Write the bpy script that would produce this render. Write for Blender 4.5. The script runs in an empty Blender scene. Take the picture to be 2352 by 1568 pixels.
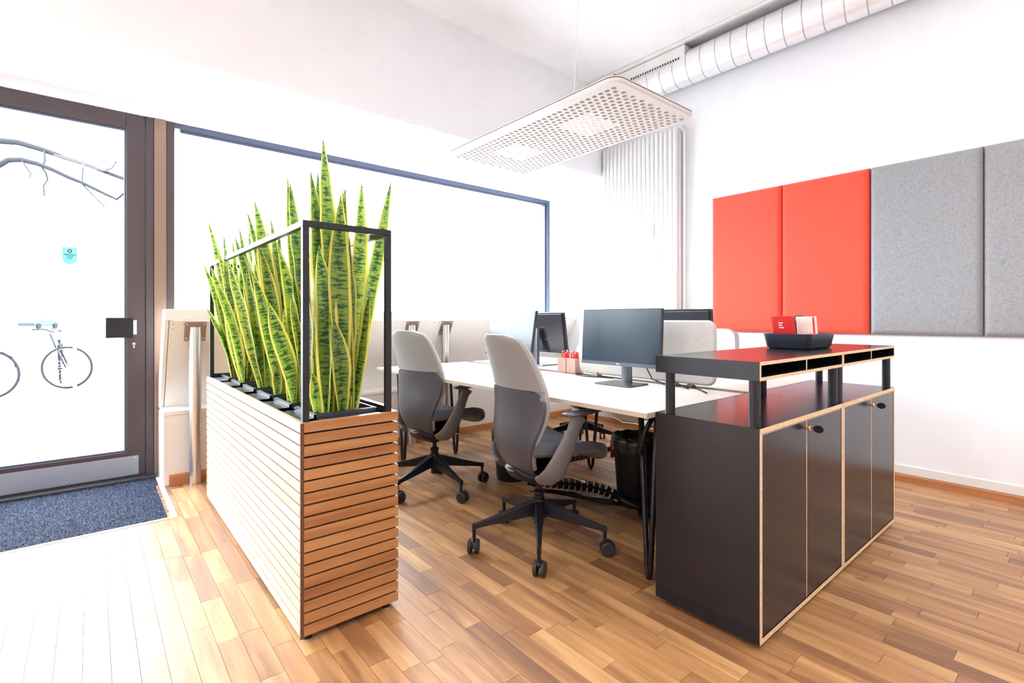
import bpy, math, random
from mathutils import Vector, Matrix
random.seed(11)
SC = bpy.context.scene
COL = SC.collection
PI = math.pi

# ------------------------------------------------------------------ camera
CAM_H = 1.10
cd = bpy.data.cameras.new('camera')
cd.sensor_fit = 'HORIZONTAL'; cd.sensor_width = 36.0
cd.lens = 36.0 * 1155.0 / 2352.0
cd.shift_y = (732.0 - 784.0) / 2352.0
cd.clip_start = 0.05; cd.clip_end = 300
cam = bpy.data.objects.new('camera', cd); COL.objects.link(cam)
cam.location = (0, 0, CAM_H)
cam.rotation_euler = (PI / 2, 0, -math.radians(39.95))
SC.camera = cam

# ------------------------------------------------------------------ light
world = bpy.data.worlds.new('world'); SC.world = world
world.use_nodes = True
bg = world.node_tree.nodes['Background']
bg.inputs['Color'].default_value = (0.90, 0.955, 1.0, 1)
bg.inputs['Strength'].default_value = 22.0
SC.view_settings.view_transform = 'Standard'
SC.view_settings.look = 'None'
SC.view_settings.exposure = 0.30
SC.view_settings.gamma = 1.0
SC.view_settings.use_curve_mapping = False
SC.cycles.max_bounces = 10
SC.cycles.diffuse_bounces = 5
SC.cycles.glossy_bounces = 4
SC.cycles.transparent_max_bounces = 10
SC.cycles.sample_clamp_indirect = 12
SC.cycles.caustics_reflective = False
SC.cycles.caustics_refractive = False

def area(name, loc, rot, sx, sy, power, color=(1, 1, 1), portal=False):
    l = bpy.data.lights.new(name, 'AREA'); l.shape = 'RECTANGLE'
    l.size = sx; l.size_y = sy; l.energy = power; l.color = color
    if portal: l.cycles.is_portal = True
    o = bpy.data.objects.new(name, l); COL.objects.link(o)
    o.location = loc; o.rotation_euler = rot
    return o
# sky portals in the two shop windows and the door glass, facing into the room
area('portal_window', (2.34, 4.44, 1.8), (-PI / 2, 0, 0), 3.8, 1.6, 1, portal=True)
area('portal_door', (-0.2, 4.44, 1.3), (-PI / 2, 0, 0), 1.0, 2.3, 1, portal=True)
area('portal_side', (-1.96, 4.44, 1.42), (-PI / 2, 0, 0), 2.4, 2.1, 1, portal=True)
# added fill lights, unseen below the ceiling around the camera; no fixtures modelled
FILL_P = 40
for i, (x, y) in enumerate([(2.6, -0.9), (0.2, -0.9), (-1.7, 1.4)]):
    area('ceiling_fill_light', (x, y, 3.36), (0, 0, 0), 1.2, 0.6, FILL_P, (1.0, 0.98, 0.97))
area('pendant_light_source', (2.45, 2.44, 2.27), (0, 0, 0), 0.6, 1.3, 9, (1.0, 0.97, 0.93))

# ------------------------------------------------------------------ materials
def nt(m): return m.node_tree.nodes, m.node_tree.links
def pm(name, col, rough=0.5, metal=0.0, coat=0.0, coat_r=0.1, spec=0.5, bump=None, emis=None, sheen=0.0, vary=None):
    """principled material; vary=(scale, amount) mottles the colour, bump=(scale, strength, dist) adds fine relief"""
    m = bpy.data.materials.new(name); m.use_nodes = True
    n, l = nt(m); b = n['Principled BSDF']
    b.inputs['Base Color'].default_value = (*col, 1)
    b.inputs['Roughness'].default_value = rough
    b.inputs['Metallic'].default_value = metal
    b.inputs['Coat Weight'].default_value = coat
    b.inputs['Coat Roughness'].default_value = coat_r
    b.inputs['Specular IOR Level'].default_value = spec
    b.inputs['Sheen Weight'].default_value = sheen
    if emis:
        b.inputs['Emission Color'].default_value = (*emis[0], 1); b.inputs['Emission Strength'].default_value = emis[1]
    g = n.new('ShaderNodeNewGeometry')
    sc, am = vary or (6.0, 0.04)
    nz = n.new('ShaderNodeTexNoise'); nz.inputs['Scale'].default_value = sc; nz.inputs['Detail'].default_value = 3
    l.new(g.outputs['Position'], nz.inputs['Vector'])
    mr = n.new('ShaderNodeMapRange'); mr.inputs['To Min'].default_value = 1 - am; mr.inputs['To Max'].default_value = 1 + am
    l.new(nz.outputs['Fac'], mr.inputs['Value'])
    mx = n.new('ShaderNodeVectorMath'); mx.operation = 'SCALE'; mx.inputs[0].default_value = col
    l.new(mr.outputs['Result'], mx.inputs['Scale']); l.new(mx.outputs['Vector'], b.inputs['Base Color'])
    if bump:
        nb = n.new('ShaderNodeTexNoise'); nb.inputs['Scale'].default_value = bump[0]; nb.inputs['Detail'].default_value = 4
        l.new(g.outputs['Position'], nb.inputs['Vector'])
        bp = n.new('ShaderNodeBump'); bp.inputs['Strength'].default_value = bump[1]; bp.inputs['Distance'].default_value = bump[2]
        l.new(nb.outputs['Fac'], bp.inputs['Height']); l.new(bp.outputs['Normal'], b.inputs['Normal'])
    return m

def wood(name, ramp, axis, rough=0.3, coat=0.0, grain=1.0, knots=True, coat_r=0.18, sheen=0.0):
    """planked wood: per-piece tint from the mesh attribute 'tint', grain runs along AXIS in world space"""
    m = bpy.data.materials.new(name); m.use_nodes = True
    n, l = nt(m); b = n['Principled BSDF']
    g = n.new('ShaderNodeNewGeometry')
    at = n.new('ShaderNodeAttribute'); at.attribute_name = 'tint'; at.attribute_type = 'GEOMETRY'
    off = n.new('ShaderNodeVectorMath'); off.operation = 'SCALE'; off.inputs['Scale'].default_value = 37.0
    l.new(at.outputs['Vector'], off.inputs[0])
    ad = n.new('ShaderNodeVectorMath'); ad.operation = 'ADD'
    l.new(g.outputs['Position'], ad.inputs[0]); l.new(off.outputs['Vector'], ad.inputs[1])
    mp = n.new('ShaderNodeMapping'); s = [1.0, 1.0, 1.0]; s[axis] = 0.09
    mp.inputs['Scale'].default_value = s; l.new(ad.outputs['Vector'], mp.inputs['Vector'])
    # broad figure
    nz = n.new('ShaderNodeTexNoise'); nz.inputs['Scale'].default_value = 14; nz.inputs['Detail'].default_value = 6; nz.inputs['Distortion'].default_value = 1.2
    l.new(mp.outputs['Vector'], nz.inputs['Vector'])
    # rings
    wv = n.new('ShaderNodeTexWave'); wv.wave_type = 'RINGS'; wv.inputs['Scale'].default_value = 5; wv.inputs['Distortion'].default_value = 9
    wv.inputs['Detail'].default_value = 3; wv.inputs['Detail Scale'].default_value = 2.2
    l.new(mp.outputs['Vector'], wv.inputs['Vector'])
    # pores
    mp2 = n.new('ShaderNodeMapping'); s2 = [1.0, 1.0, 1.0]; s2[axis] = 0.03; mp2.inputs['Scale'].default_value = s2
    l.new(ad.outputs['Vector'], mp2.inputs['Vector'])
    n2 = n.new('ShaderNodeTexNoise'); n2.inputs['Scale'].default_value = 260; n2.inputs['Detail'].default_value = 2
    l.new(mp2.outputs['Vector'], n2.inputs['Vector'])
    sep = n.new('ShaderNodeSeparateXYZ'); l.new(at.outputs['Vector'], sep.inputs[0])
    def mad(a, k, c):
        q = n.new('ShaderNodeMath'); q.operation = 'MULTIPLY_ADD'; l.new(a, q.inputs[0]); q.inputs[1].default_value = k
        if isinstance(c, float): q.inputs[2].default_value = c
        else: l.new(c, q.inputs[2])
        return q.outputs[0]
    v = mad(nz.outputs['Fac'], 0.45 * grain, sep.outputs['X'])
    v = mad(wv.outputs['Fac'], 0.20 * grain, v)
    v = mad(n2.outputs['Fac'], 0.26 * grain, v)
    v = mad(v, 1.0, -0.455 * grain)
    cr = n.new('ShaderNodeValToRGB'); e = cr.color_ramp.elements
    e[0].position = ramp[0][0]; e[0].color = (*ramp[0][1], 1); e[1].position = ramp[-1][0]; e[1].color = (*ramp[-1][1], 1)
    for p, c in ramp[1:-1]:
        x = e.new(p); x.color = (*c, 1)
    l.new(v, cr.inputs['Fac'])
    colo = cr.outputs['Color']
    if knots:
        vo = n.new('ShaderNodeTexVoronoi'); vo.inputs['Scale'].default_value = 2.6
        mp3 = n.new('ShaderNodeMapping'); s3 = [1.6, 1.6, 1.6]; s3[axis] = 0.8; mp3.inputs['Scale'].default_value = s3
        l.new(ad.outputs['Vector'], mp3.inputs['Vector']); l.new(mp3.outputs['Vector'], vo.inputs['Vector'])
        kr = n.new('ShaderNodeMapRange'); kr.inputs['From Min'].default_value = 0.015; kr.inputs['From Max'].default_value = 0.06
        kr.inputs['To Min'].default_value = 0.75; kr.inputs['To Max'].default_value = 0.0
        l.new(vo.outputs['Distance'], kr.inputs['Value'])
        mk = n.new('ShaderNodeMix'); mk.data_type = 'RGBA'; l.new(kr.outputs['Result'], mk.inputs['Factor'])
        l.new(colo, mk.inputs['A']); mk.inputs['B'].default_value = (0.12, 0.05, 0.02, 1); colo = mk.outputs['Result']
    l.new(colo, b.inputs['Base Color'])
    b.inputs['Roughness'].default_value = rough
    b.inputs['Coat Weight'].default_value = coat; b.inputs['Coat Roughness'].default_value = coat_r; b.inputs['Coat IOR'].default_value = 1.5; b.inputs['Sheen Weight'].default_value = sheen; b.inputs['Sheen Roughness'].default_value = 0.4
    bp = n.new('ShaderNodeBump'); bp.inputs['Strength'].default_value = 0.12; bp.inputs['Distance'].default_value = 0.001
    l.new(n2.outputs['Fac'], bp.inputs['Height']); l.new(bp.outputs['Normal'], b.inputs['Normal'])
    return m

OAK = [(0.0, (0.12, 0.042, 0.015)), (0.3, (0.27, 0.112, 0.034)), (0.6, (0.46, 0.225, 0.078)), (1.0, (0.70, 0.42, 0.18))]
M_FLOOR = wood('oak_floor', OAK, 1, rough=0.50, coat=0.50, coat_r=0.50, sheen=0.10, grain=1.2)
M_SLAT = wood('oak_slat_short', [(0.0, (0.20, 0.070, 0.025)), (0.45, (0.40, 0.175, 0.060)), (1.0, (0.60, 0.33, 0.135))], 0, rough=0.38, knots=False)
M_SLATL_GLARE = wood('oak_slat_long_glare', [(0.0, (0.36, 0.24, 0.155)), (0.45, (0.47, 0.35, 0.25)), (1.0, (0.56, 0.44, 0.34))], 1, rough=0.5, coat=0.32, coat_r=0.45, sheen=0.12, knots=False)  # window glare painted in: same oak made paler and greyer on the long sides
M_BASEB = wood('baseboard_oak', [(0.0, (0.36, 0.13, 0.05)), (0.5, (0.52, 0.22, 0.09)), (1.0, (0.62, 0.31, 0.13))], 1, rough=0.35, knots=False)
M_SUB = pm('subfloor', (0.06, 0.03, 0.015), 0.8)
M_WALL = pm('wall_paint', (0.86, 0.88, 0.92), 0.75, bump=(180, 0.05, 0.001))
M_CEIL = pm('ceiling_paint', (0.89, 0.905, 0.92), 0.8, bump=(160, 0.05, 0.001))
M_TRIMW = pm('white_lacquer', (0.80, 0.79, 0.77), 0.35)
M_PARAPET = pm('parapet_paint', (0.80, 0.775, 0.74), 0.3, vary=(2.5, 0.03))
M_RAD = pm('radiator_enamel', (0.78, 0.78, 0.775), 0.3)
M_DOORF = pm('bronze_door_paint', (0.080, 0.058, 0.062), 0.42, metal=0.35, vary=(9, 0.06))
M_WINF = pm('anodised_window_frame', (0.085, 0.105, 0.16), 0.38, metal=0.4)
M_JAMB = pm('bronze_jamb_strip', (0.26, 0.17, 0.125), 0.35, metal=0.5)
M_STEEL = pm('brushed_steel', (0.62, 0.61, 0.60), 0.28, metal=1.0, bump=(300, 0.05, 0.0005))
M_STEELD = pm('steel_plate', (0.36, 0.29, 0.27), 0.4, metal=0.85)
M_KICK = pm('kick_plate_steel', (0.42, 0.44, 0.48), 0.42, metal=0.8, vary=(4, 0.12))
M_CHROME = pm('chrome', (0.8, 0.8, 0.82), 0.12, metal=1.0)
M_BRASS = pm('lock_brass', (0.75, 0.55, 0.3), 0.25, metal=1.0)
M_BLACKM = pm('black_powder_coat', (0.010, 0.0095, 0.014), 0.38, spec=0.4)
M_BLACKP = pm('black_plastic', (0.009, 0.009, 0.012), 0.42, spec=0.4)
M_TRAY = pm('tray_plastic', (0.03, 0.034, 0.05), 0.35)
M_CAB = pm('black_film_ply', (0.009, 0.0085, 0.013), 0.24, spec=0.42, vary=(3, 0.12), bump=(220, 0.04, 0.0005))
M_CABIN = pm('cabinet_inside', (0.012, 0.012, 0.014), 0.6)
M_DESK = pm('desk_laminate', (0.80, 0.765, 0.71), 0.32, vary=(30, 0.015))
M_SCREEN = pm('screen_glass', (0.008, 0.022, 0.044), 0.24, spec=0.40)
M_MON = pm('monitor_plastic', (0.020, 0.021, 0.030), 0.2)
M_MONSILVER = pm('monitor_stand_metal', (0.10, 0.11, 0.13), 0.3, metal=0.7)
M_CHLIGHT = pm('chair_light_grey_shell', (0.29, 0.285, 0.29), 0.45)
M_CHDARK = pm('chair_dark_grey_shell', (0.074, 0.075, 0.092), 0.28)
M_CHARM = pm('chair_arm_grey', (0.16, 0.15, 0.152), 0.42)
M_CHSEAT = pm('chair_seat_fabric', (0.055, 0.068, 0.10), 0.65, sheen=0.4, bump=(700, 0.35, 0.001))
M_CHBLACK = pm('chair_base_black', (0.010, 0.010, 0.015), 0.30, spec=0.35)
M_CASTER = pm('caster_rubber', (0.022, 0.022, 0.026), 0.5)
M_COPPER = pm('copper_card', (0.60, 0.38, 0.33), 0.45)
M_REDP = pm('red_print', (0.72, 0.035, 0.035), 0.4)
M_REDB = pm('red_card', (0.85, 0.06, 0.05), 0.4)
M_PAPER = pm('cream_paper', (0.85, 0.83, 0.76), 0.6)
M_WHITEINK = pm('white_ink', (0.9, 0.88, 0.86), 0.5)
M_TEAL = pm('teal_sticker', (0.22, 0.74, 0.78), 0.4)
M_TEALINK = pm('dark_sticker_ink', (0.02, 0.09, 0.11), 0.5)
M_SOIL = pm('clay_granules', (0.10, 0.055, 0.035), 0.9, bump=(90, 1.0, 0.01), vary=(120, 0.5))
M_LAMP = pm('lamp_white_felt', (0.62, 0.60, 0.595), 0.55)
M_LED = pm('lamp_led', (1, 1, 1), 0.5, emis=((1.0, 0.97, 0.93), 1.8))
M_LAMPEDGE = pm('lamp_edge_dark', (0.05, 0.045, 0.05), 0.4)
M_DUCT = pm('duct_galvanised', (0.84, 0.84, 0.86), 0.36, metal=0.45, vary=(5, 0.05))
M_DUCTSEAM = pm('duct_seam', (0.45, 0.46, 0.5), 0.4, metal=0.7)
M_GRILLE = pm('grille_dark', (0.03, 0.03, 0.03), 0.6)
M_ASPHALT = pm('street_asphalt', (0.30, 0.30, 0.31), 0.9, bump=(60, 0.5, 0.01))
M_BARK = pm('bark', (0.016, 0.017, 0.020), 0.9, spec=0.1, bump=(30, 0.6, 0.01))
M_BIKE = pm('bicycle_paint', (0.012, 0.013, 0.017), 0.7, spec=0.15)
M_TYRE = pm('bicycle_tyre', (0.012, 0.012, 0.015), 0.8, spec=0.15)
M_CAR = pm('car_paint', (0.020, 0.030, 0.040), 0.5, spec=0.2)
M_FACADE = pm('facade_plaster', (0.62, 0.62, 0.62), 0.9)
M_FWIN = pm('facade_pane', (0.075, 0.085, 0.10), 0.3)
M_THRESH = pm('threshold_rubber', (0.03, 0.03, 0.038), 0.7)

def ply():
    m = bpy.data.materials.new('birch_ply_edge'); m.use_nodes = True
    n, l = nt(m); b = n['Principled BSDF']
    g = n.new('ShaderNodeNewGeometry')
    nz = n.new('ShaderNodeTexNoise'); nz.inputs['Scale'].default_value = 90; nz.inputs['Detail'].default_value = 3
    l.new(g.outputs['Position'], nz.inputs['Vector'])
    cr = n.new('ShaderNodeValToRGB'); e = cr.color_ramp.elements
    e[0].position = 0.3; e[0].color = (0.62, 0.40, 0.21, 1); e[1].position = 0.65; e[1].color = (0.80, 0.60, 0.38, 1)
    l.new(nz.outputs['Fac'], cr.inputs['Fac']); l.new(cr.outputs['Color'], b.inputs['Base Color'])
    b.inputs['Roughness'].default_value = 0.55
    return m
M_PLY = ply()

def fabric(name, c0, c1, rough=0.85, scale=1.0):
    """woven cloth: two crossed thread noises"""
    m = bpy.data.materials.new(name); m.use_nodes = True
    n, l = nt(m); b = n['Principled BSDF']
    g = n.new('ShaderNodeNewGeometry')
    outs = []
    for s in ((30, 30, 420), (420, 24, 24) if False else (24, 24, 24)):
        mp = n.new('ShaderNodeMapping'); mp.inputs['Scale'].default_value = s
        l.new(g.outputs['Position'], mp.inputs['Vector'])
        nz = n.new('ShaderNodeTexNoise'); nz.inputs['Scale'].default_value = scale; nz.inputs['Detail'].default_value = 4; nz.inputs['Roughness'].default_value = 0.65
        l.new(mp.outputs['Vector'], nz.inputs['Vector']); outs.append(nz.outputs['Fac'])
    mp = n.new('ShaderNodeMapping'); mp.inputs['Scale'].default_value = (500, 500, 60)
    l.new(g.outputs['Position'], mp.inputs['Vector'])
    nv = n.new('ShaderNodeTexNoise'); nv.inputs['Scale'].default_value = scale; l.new(mp.outputs['Vector'], nv.inputs['Vector'])
    a = n.new('ShaderNodeMath'); a.operation = 'ADD'; l.new(outs[0], a.inputs[0]); l.new(nv.outputs['Fac'], a.inputs[1])
    h = n.new('ShaderNodeMath'); h.operation = 'MULTIPLY'; l.new(a.outputs[0], h.inputs[0]); h.inputs[1].default_value = 0.5
    cr = n.new('ShaderNodeValToRGB'); e = cr.color_ramp.elements
    e[0].position = 0.36; e[0].color = (*c0, 1); e[1].position = 0.62; e[1].color = (*c1, 1)
    l.new(h.outputs[0], cr.inputs['Fac']); l.new(cr.outputs['Color'], b.inputs['Base Color'])
    b.inputs['Roughness'].default_value = rough; b.inputs['Sheen Weight'].default_value = 0.25
    bp = n.new('ShaderNodeBump'); bp.inputs['Strength'].default_value = 0.25; bp.inputs['Distance'].default_value = 0.001
    l.new(h.outputs[0], bp.inputs['Height']); l.new(bp.outputs['Normal'], b.inputs['Normal'])
    return m
M_FELTRED = fabric('red_felt', (0.80, 0.055, 0.028), (0.88, 0.075, 0.038))
M_FELTGREY = fabric('grey_felt', (0.175, 0.175, 0.19), (0.32, 0.32, 0.335))
M_DIVIDER = fabric('divider_felt', (0.44, 0.42, 0.40), (0.60, 0.57, 0.55))
M_CUSH = fabric('chair_light_fabric', (0.30, 0.29, 0.285), (0.44, 0.42, 0.41))

def matfibre():
    m = bpy.data.materials.new('entrance_mat_fibre'); m.use_nodes = True
    n, l = nt(m); b = n['Principled BSDF']
    at = n.new('ShaderNodeAttribute'); at.attribute_name = 'tint'; at.attribute_type = 'GEOMETRY'
    sep = n.new('ShaderNodeSeparateXYZ'); l.new(at.outputs['Vector'], sep.inputs[0])
    cr = n.new('ShaderNodeValToRGB'); e = cr.color_ramp.elements
    e[0].position = 0.0; e[0].color = (0.022, 0.038, 0.095, 1); e[1].position = 1.0; e[1].color = (0.12, 0.165, 0.28, 1)
    x = e.new(0.7); x.color = (0.042, 0.065, 0.135, 1)
    l.new(sep.outputs['X'], cr.inputs['Fac']); l.new(cr.outputs['Color'], b.inputs['Base Color'])
    b.inputs['Roughness'].default_value = 0.75
    return m
M_FIBRE = matfibre()
M_MATBASE = pm('entrance_mat_base', (0.022, 0.028, 0.05), 0.9, bump=(250, 1.0, 0.01), vary=(90, 0.5))

def leafmat():
    m = bpy.data.materials.new('snake_plant_leaf'); m.use_nodes = True
    n, l = nt(m); b = n['Principled BSDF']
    uv = n.new('ShaderNodeUVMap'); uv.uv_map = 'UVMap'
    at = n.new('ShaderNodeAttribute'); at.attribute_name = 'tint'; at.attribute_type = 'GEOMETRY'
    sp = n.new('ShaderNodeSeparateXYZ'); l.new(uv.outputs['UV'], sp.inputs[0])
    st = n.new('ShaderNodeSeparateXYZ'); l.new(at.outputs['Vector'], st.inputs[0])
    # coordinates: across stretched so that the bands run across the blade with ragged ends
    cx = n.new('ShaderNodeCombineXYZ')
    a = n.new('ShaderNodeMath'); a.operation = 'MULTIPLY_ADD'; l.new(st.outputs['X'], a.inputs[0]); a.inputs[1].default_value = 50; l.new(sp.outputs['Y'], a.inputs[2])
    l.new(sp.outputs['X'], cx.inputs['X']); l.new(a.outputs[0], cx.inputs['Y']); l.new(st.outputs['X'], cx.inputs['Z'])
    mp = n.new('ShaderNodeMapping'); mp.inputs['Scale'].default_value = (1.3, 105, 9); l.new(cx.outputs[0], mp.inputs['Vector'])
    nz = n.new('ShaderNodeTexNoise'); nz.inputs['Scale'].default_value = 1.0; nz.inputs['Detail'].default_value = 5; nz.inputs['Roughness'].default_value = 0.62; nz.inputs['Distortion'].default_value = 0.5
    l.new(mp.outputs['Vector'], nz.inputs['Vector'])
    mp2 = n.new('ShaderNodeMapping'); mp2.inputs['Scale'].default_value = (7, 120, 1); l.new(cx.outputs[0], mp2.inputs['Vector'])
    nf = n.new('ShaderNodeTexNoise'); nf.inputs['Scale'].default_value = 1.0; nf.inputs['Detail'].default_value = 3; l.new(mp2.outputs['Vector'], nf.inputs['Vector'])
    # distance from the mid line 0..1
    d = n.new('ShaderNodeMath'); d.operation = 'SUBTRACT'; l.new(sp.outputs['X'], d.inputs[0]); d.inputs[1].default_value = 0.5
    ab = n.new('ShaderNodeMath'); ab.operation = 'ABSOLUTE'; l.new(d.outputs[0], ab.inputs[0])
    # band strength falls near the margin
    s1 = n.new('ShaderNodeMath'); s1.operation = 'MULTIPLY_ADD'; l.new(nf.outputs['Fac'], s1.inputs[0]); s1.inputs[1].default_value = 0.35; l.new(nz.outputs['Fac'], s1.inputs[2])
    s2 = n.new('ShaderNodeMath'); s2.operation = 'MULTIPLY_ADD'; l.new(ab.outputs[0], s2.inputs[0]); s2.inputs[1].default_value = -0.35; l.new(s1.outputs[0], s2.inputs[2])
    cr = n.new('ShaderNodeValToRGB'); e = cr.color_ramp.elements
    e[0].position = 0.56; e[0].color = (0.33, 0.42, 0.050, 1); e[1].position = 0.75; e[1].color = (0.020, 0.070, 0.022, 1)
    x = e.new(0.63); x.color = (0.20, 0.31, 0.040, 1); x = e.new(0.685); x.color = (0.040, 0.125, 0.028, 1)
    l.new(s2.outputs[0], cr.inputs['Fac'])
    # darker, bluer leaves by tint
    dk = n.new('ShaderNodeMix'); dk.data_type = 'RGBA'; dk.blend_type = 'MULTIPLY'
    r2 = n.new('ShaderNodeMapRange'); l.new(st.outputs['X'], r2.inputs['Value']); r2.inputs['To Min'].default_value = 0.0; r2.inputs['To Max'].default_value = 0.75
    l.new(r2.outputs['Result'], dk.inputs['Factor']); l.new(cr.outputs['Color'], dk.inputs['A']); dk.inputs['B'].default_value = (0.26, 0.48, 0.70, 1)
    # yellow margin, slightly ragged
    mg = n.new('ShaderNodeMath'); mg.operation = 'MULTIPLY_ADD'; l.new(nf.outputs['Fac'], mg.inputs[0]); mg.inputs[1].default_value = 0.07; l.new(ab.outputs[0], mg.inputs[2])
    ms = n.new('ShaderNodeMapRange'); ms.inputs['From Min'].default_value = 0.405; ms.inputs['From Max'].default_value = 0.425
    l.new(mg.outputs[0], ms.inputs['Value'])
    mx = n.new('ShaderNodeMix'); mx.data_type = 'RGBA'; l.new(ms.outputs['Result'], mx.inputs['Factor'])
    l.new(dk.outputs['Result'], mx.inputs['A']); mx.inputs['B'].default_value = (0.70, 0.62, 0.15, 1)
    l.new(mx.outputs['Result'], b.inputs['Base Color'])
    b.inputs['Roughness'].default_value = 0.36
    tr = n.new('ShaderNodeBsdfTranslucent'); l.new(mx.outputs['Result'], tr.inputs['Color'])
    ms2 = n.new('ShaderNodeMixShader'); ms2.inputs['Fac'].default_value = 0.32
    out = n['Material Output']
    l.new(b.outputs['BSDF'], ms2.inputs[1]); l.new(tr.outputs[0], ms2.inputs[2]); l.new(ms2.outputs[0], out.inputs['Surface'])
    return m
M_LEAF = leafmat()

def glass():
    m = bpy.data.materials.new('window_glass'); m.use_nodes = True
    n, l = nt(m); n.remove(n['Principled BSDF'])
    t = n.new('ShaderNodeBsdfTransparent'); t.inputs['Color'].default_value = (0.96, 0.975, 0.98, 1)
    g = n.new('ShaderNodeBsdfGlossy'); g.inputs['Roughness'].default_value = 0.0
    f = n.new('ShaderNodeFresnel'); f.inputs['IOR'].default_value = 1.35
    mx = n.new('ShaderNodeMixShader'); gb = n.new('ShaderNodeNewGeometry'); iv = n.new('ShaderNodeMath'); iv.operation = 'SUBTRACT'; iv.inputs[0].default_value = 1.0; l.new(gb.outputs['Backfacing'], iv.inputs[1])
    mu = n.new('ShaderNodeMath'); mu.operation = 'MULTIPLY'; l.new(f.outputs[0], mu.inputs[0]); l.new(iv.outputs[0], mu.inputs[1]); l.new(mu.outputs[0], mx.inputs[0]); l.new(t.outputs[0], mx.inputs[1]); l.new(g.outputs[0], mx.inputs[2])
    l.new(mx.outputs[0], n['Material Output'].inputs['Surface'])
    return m
M_GLASS = glass()

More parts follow.
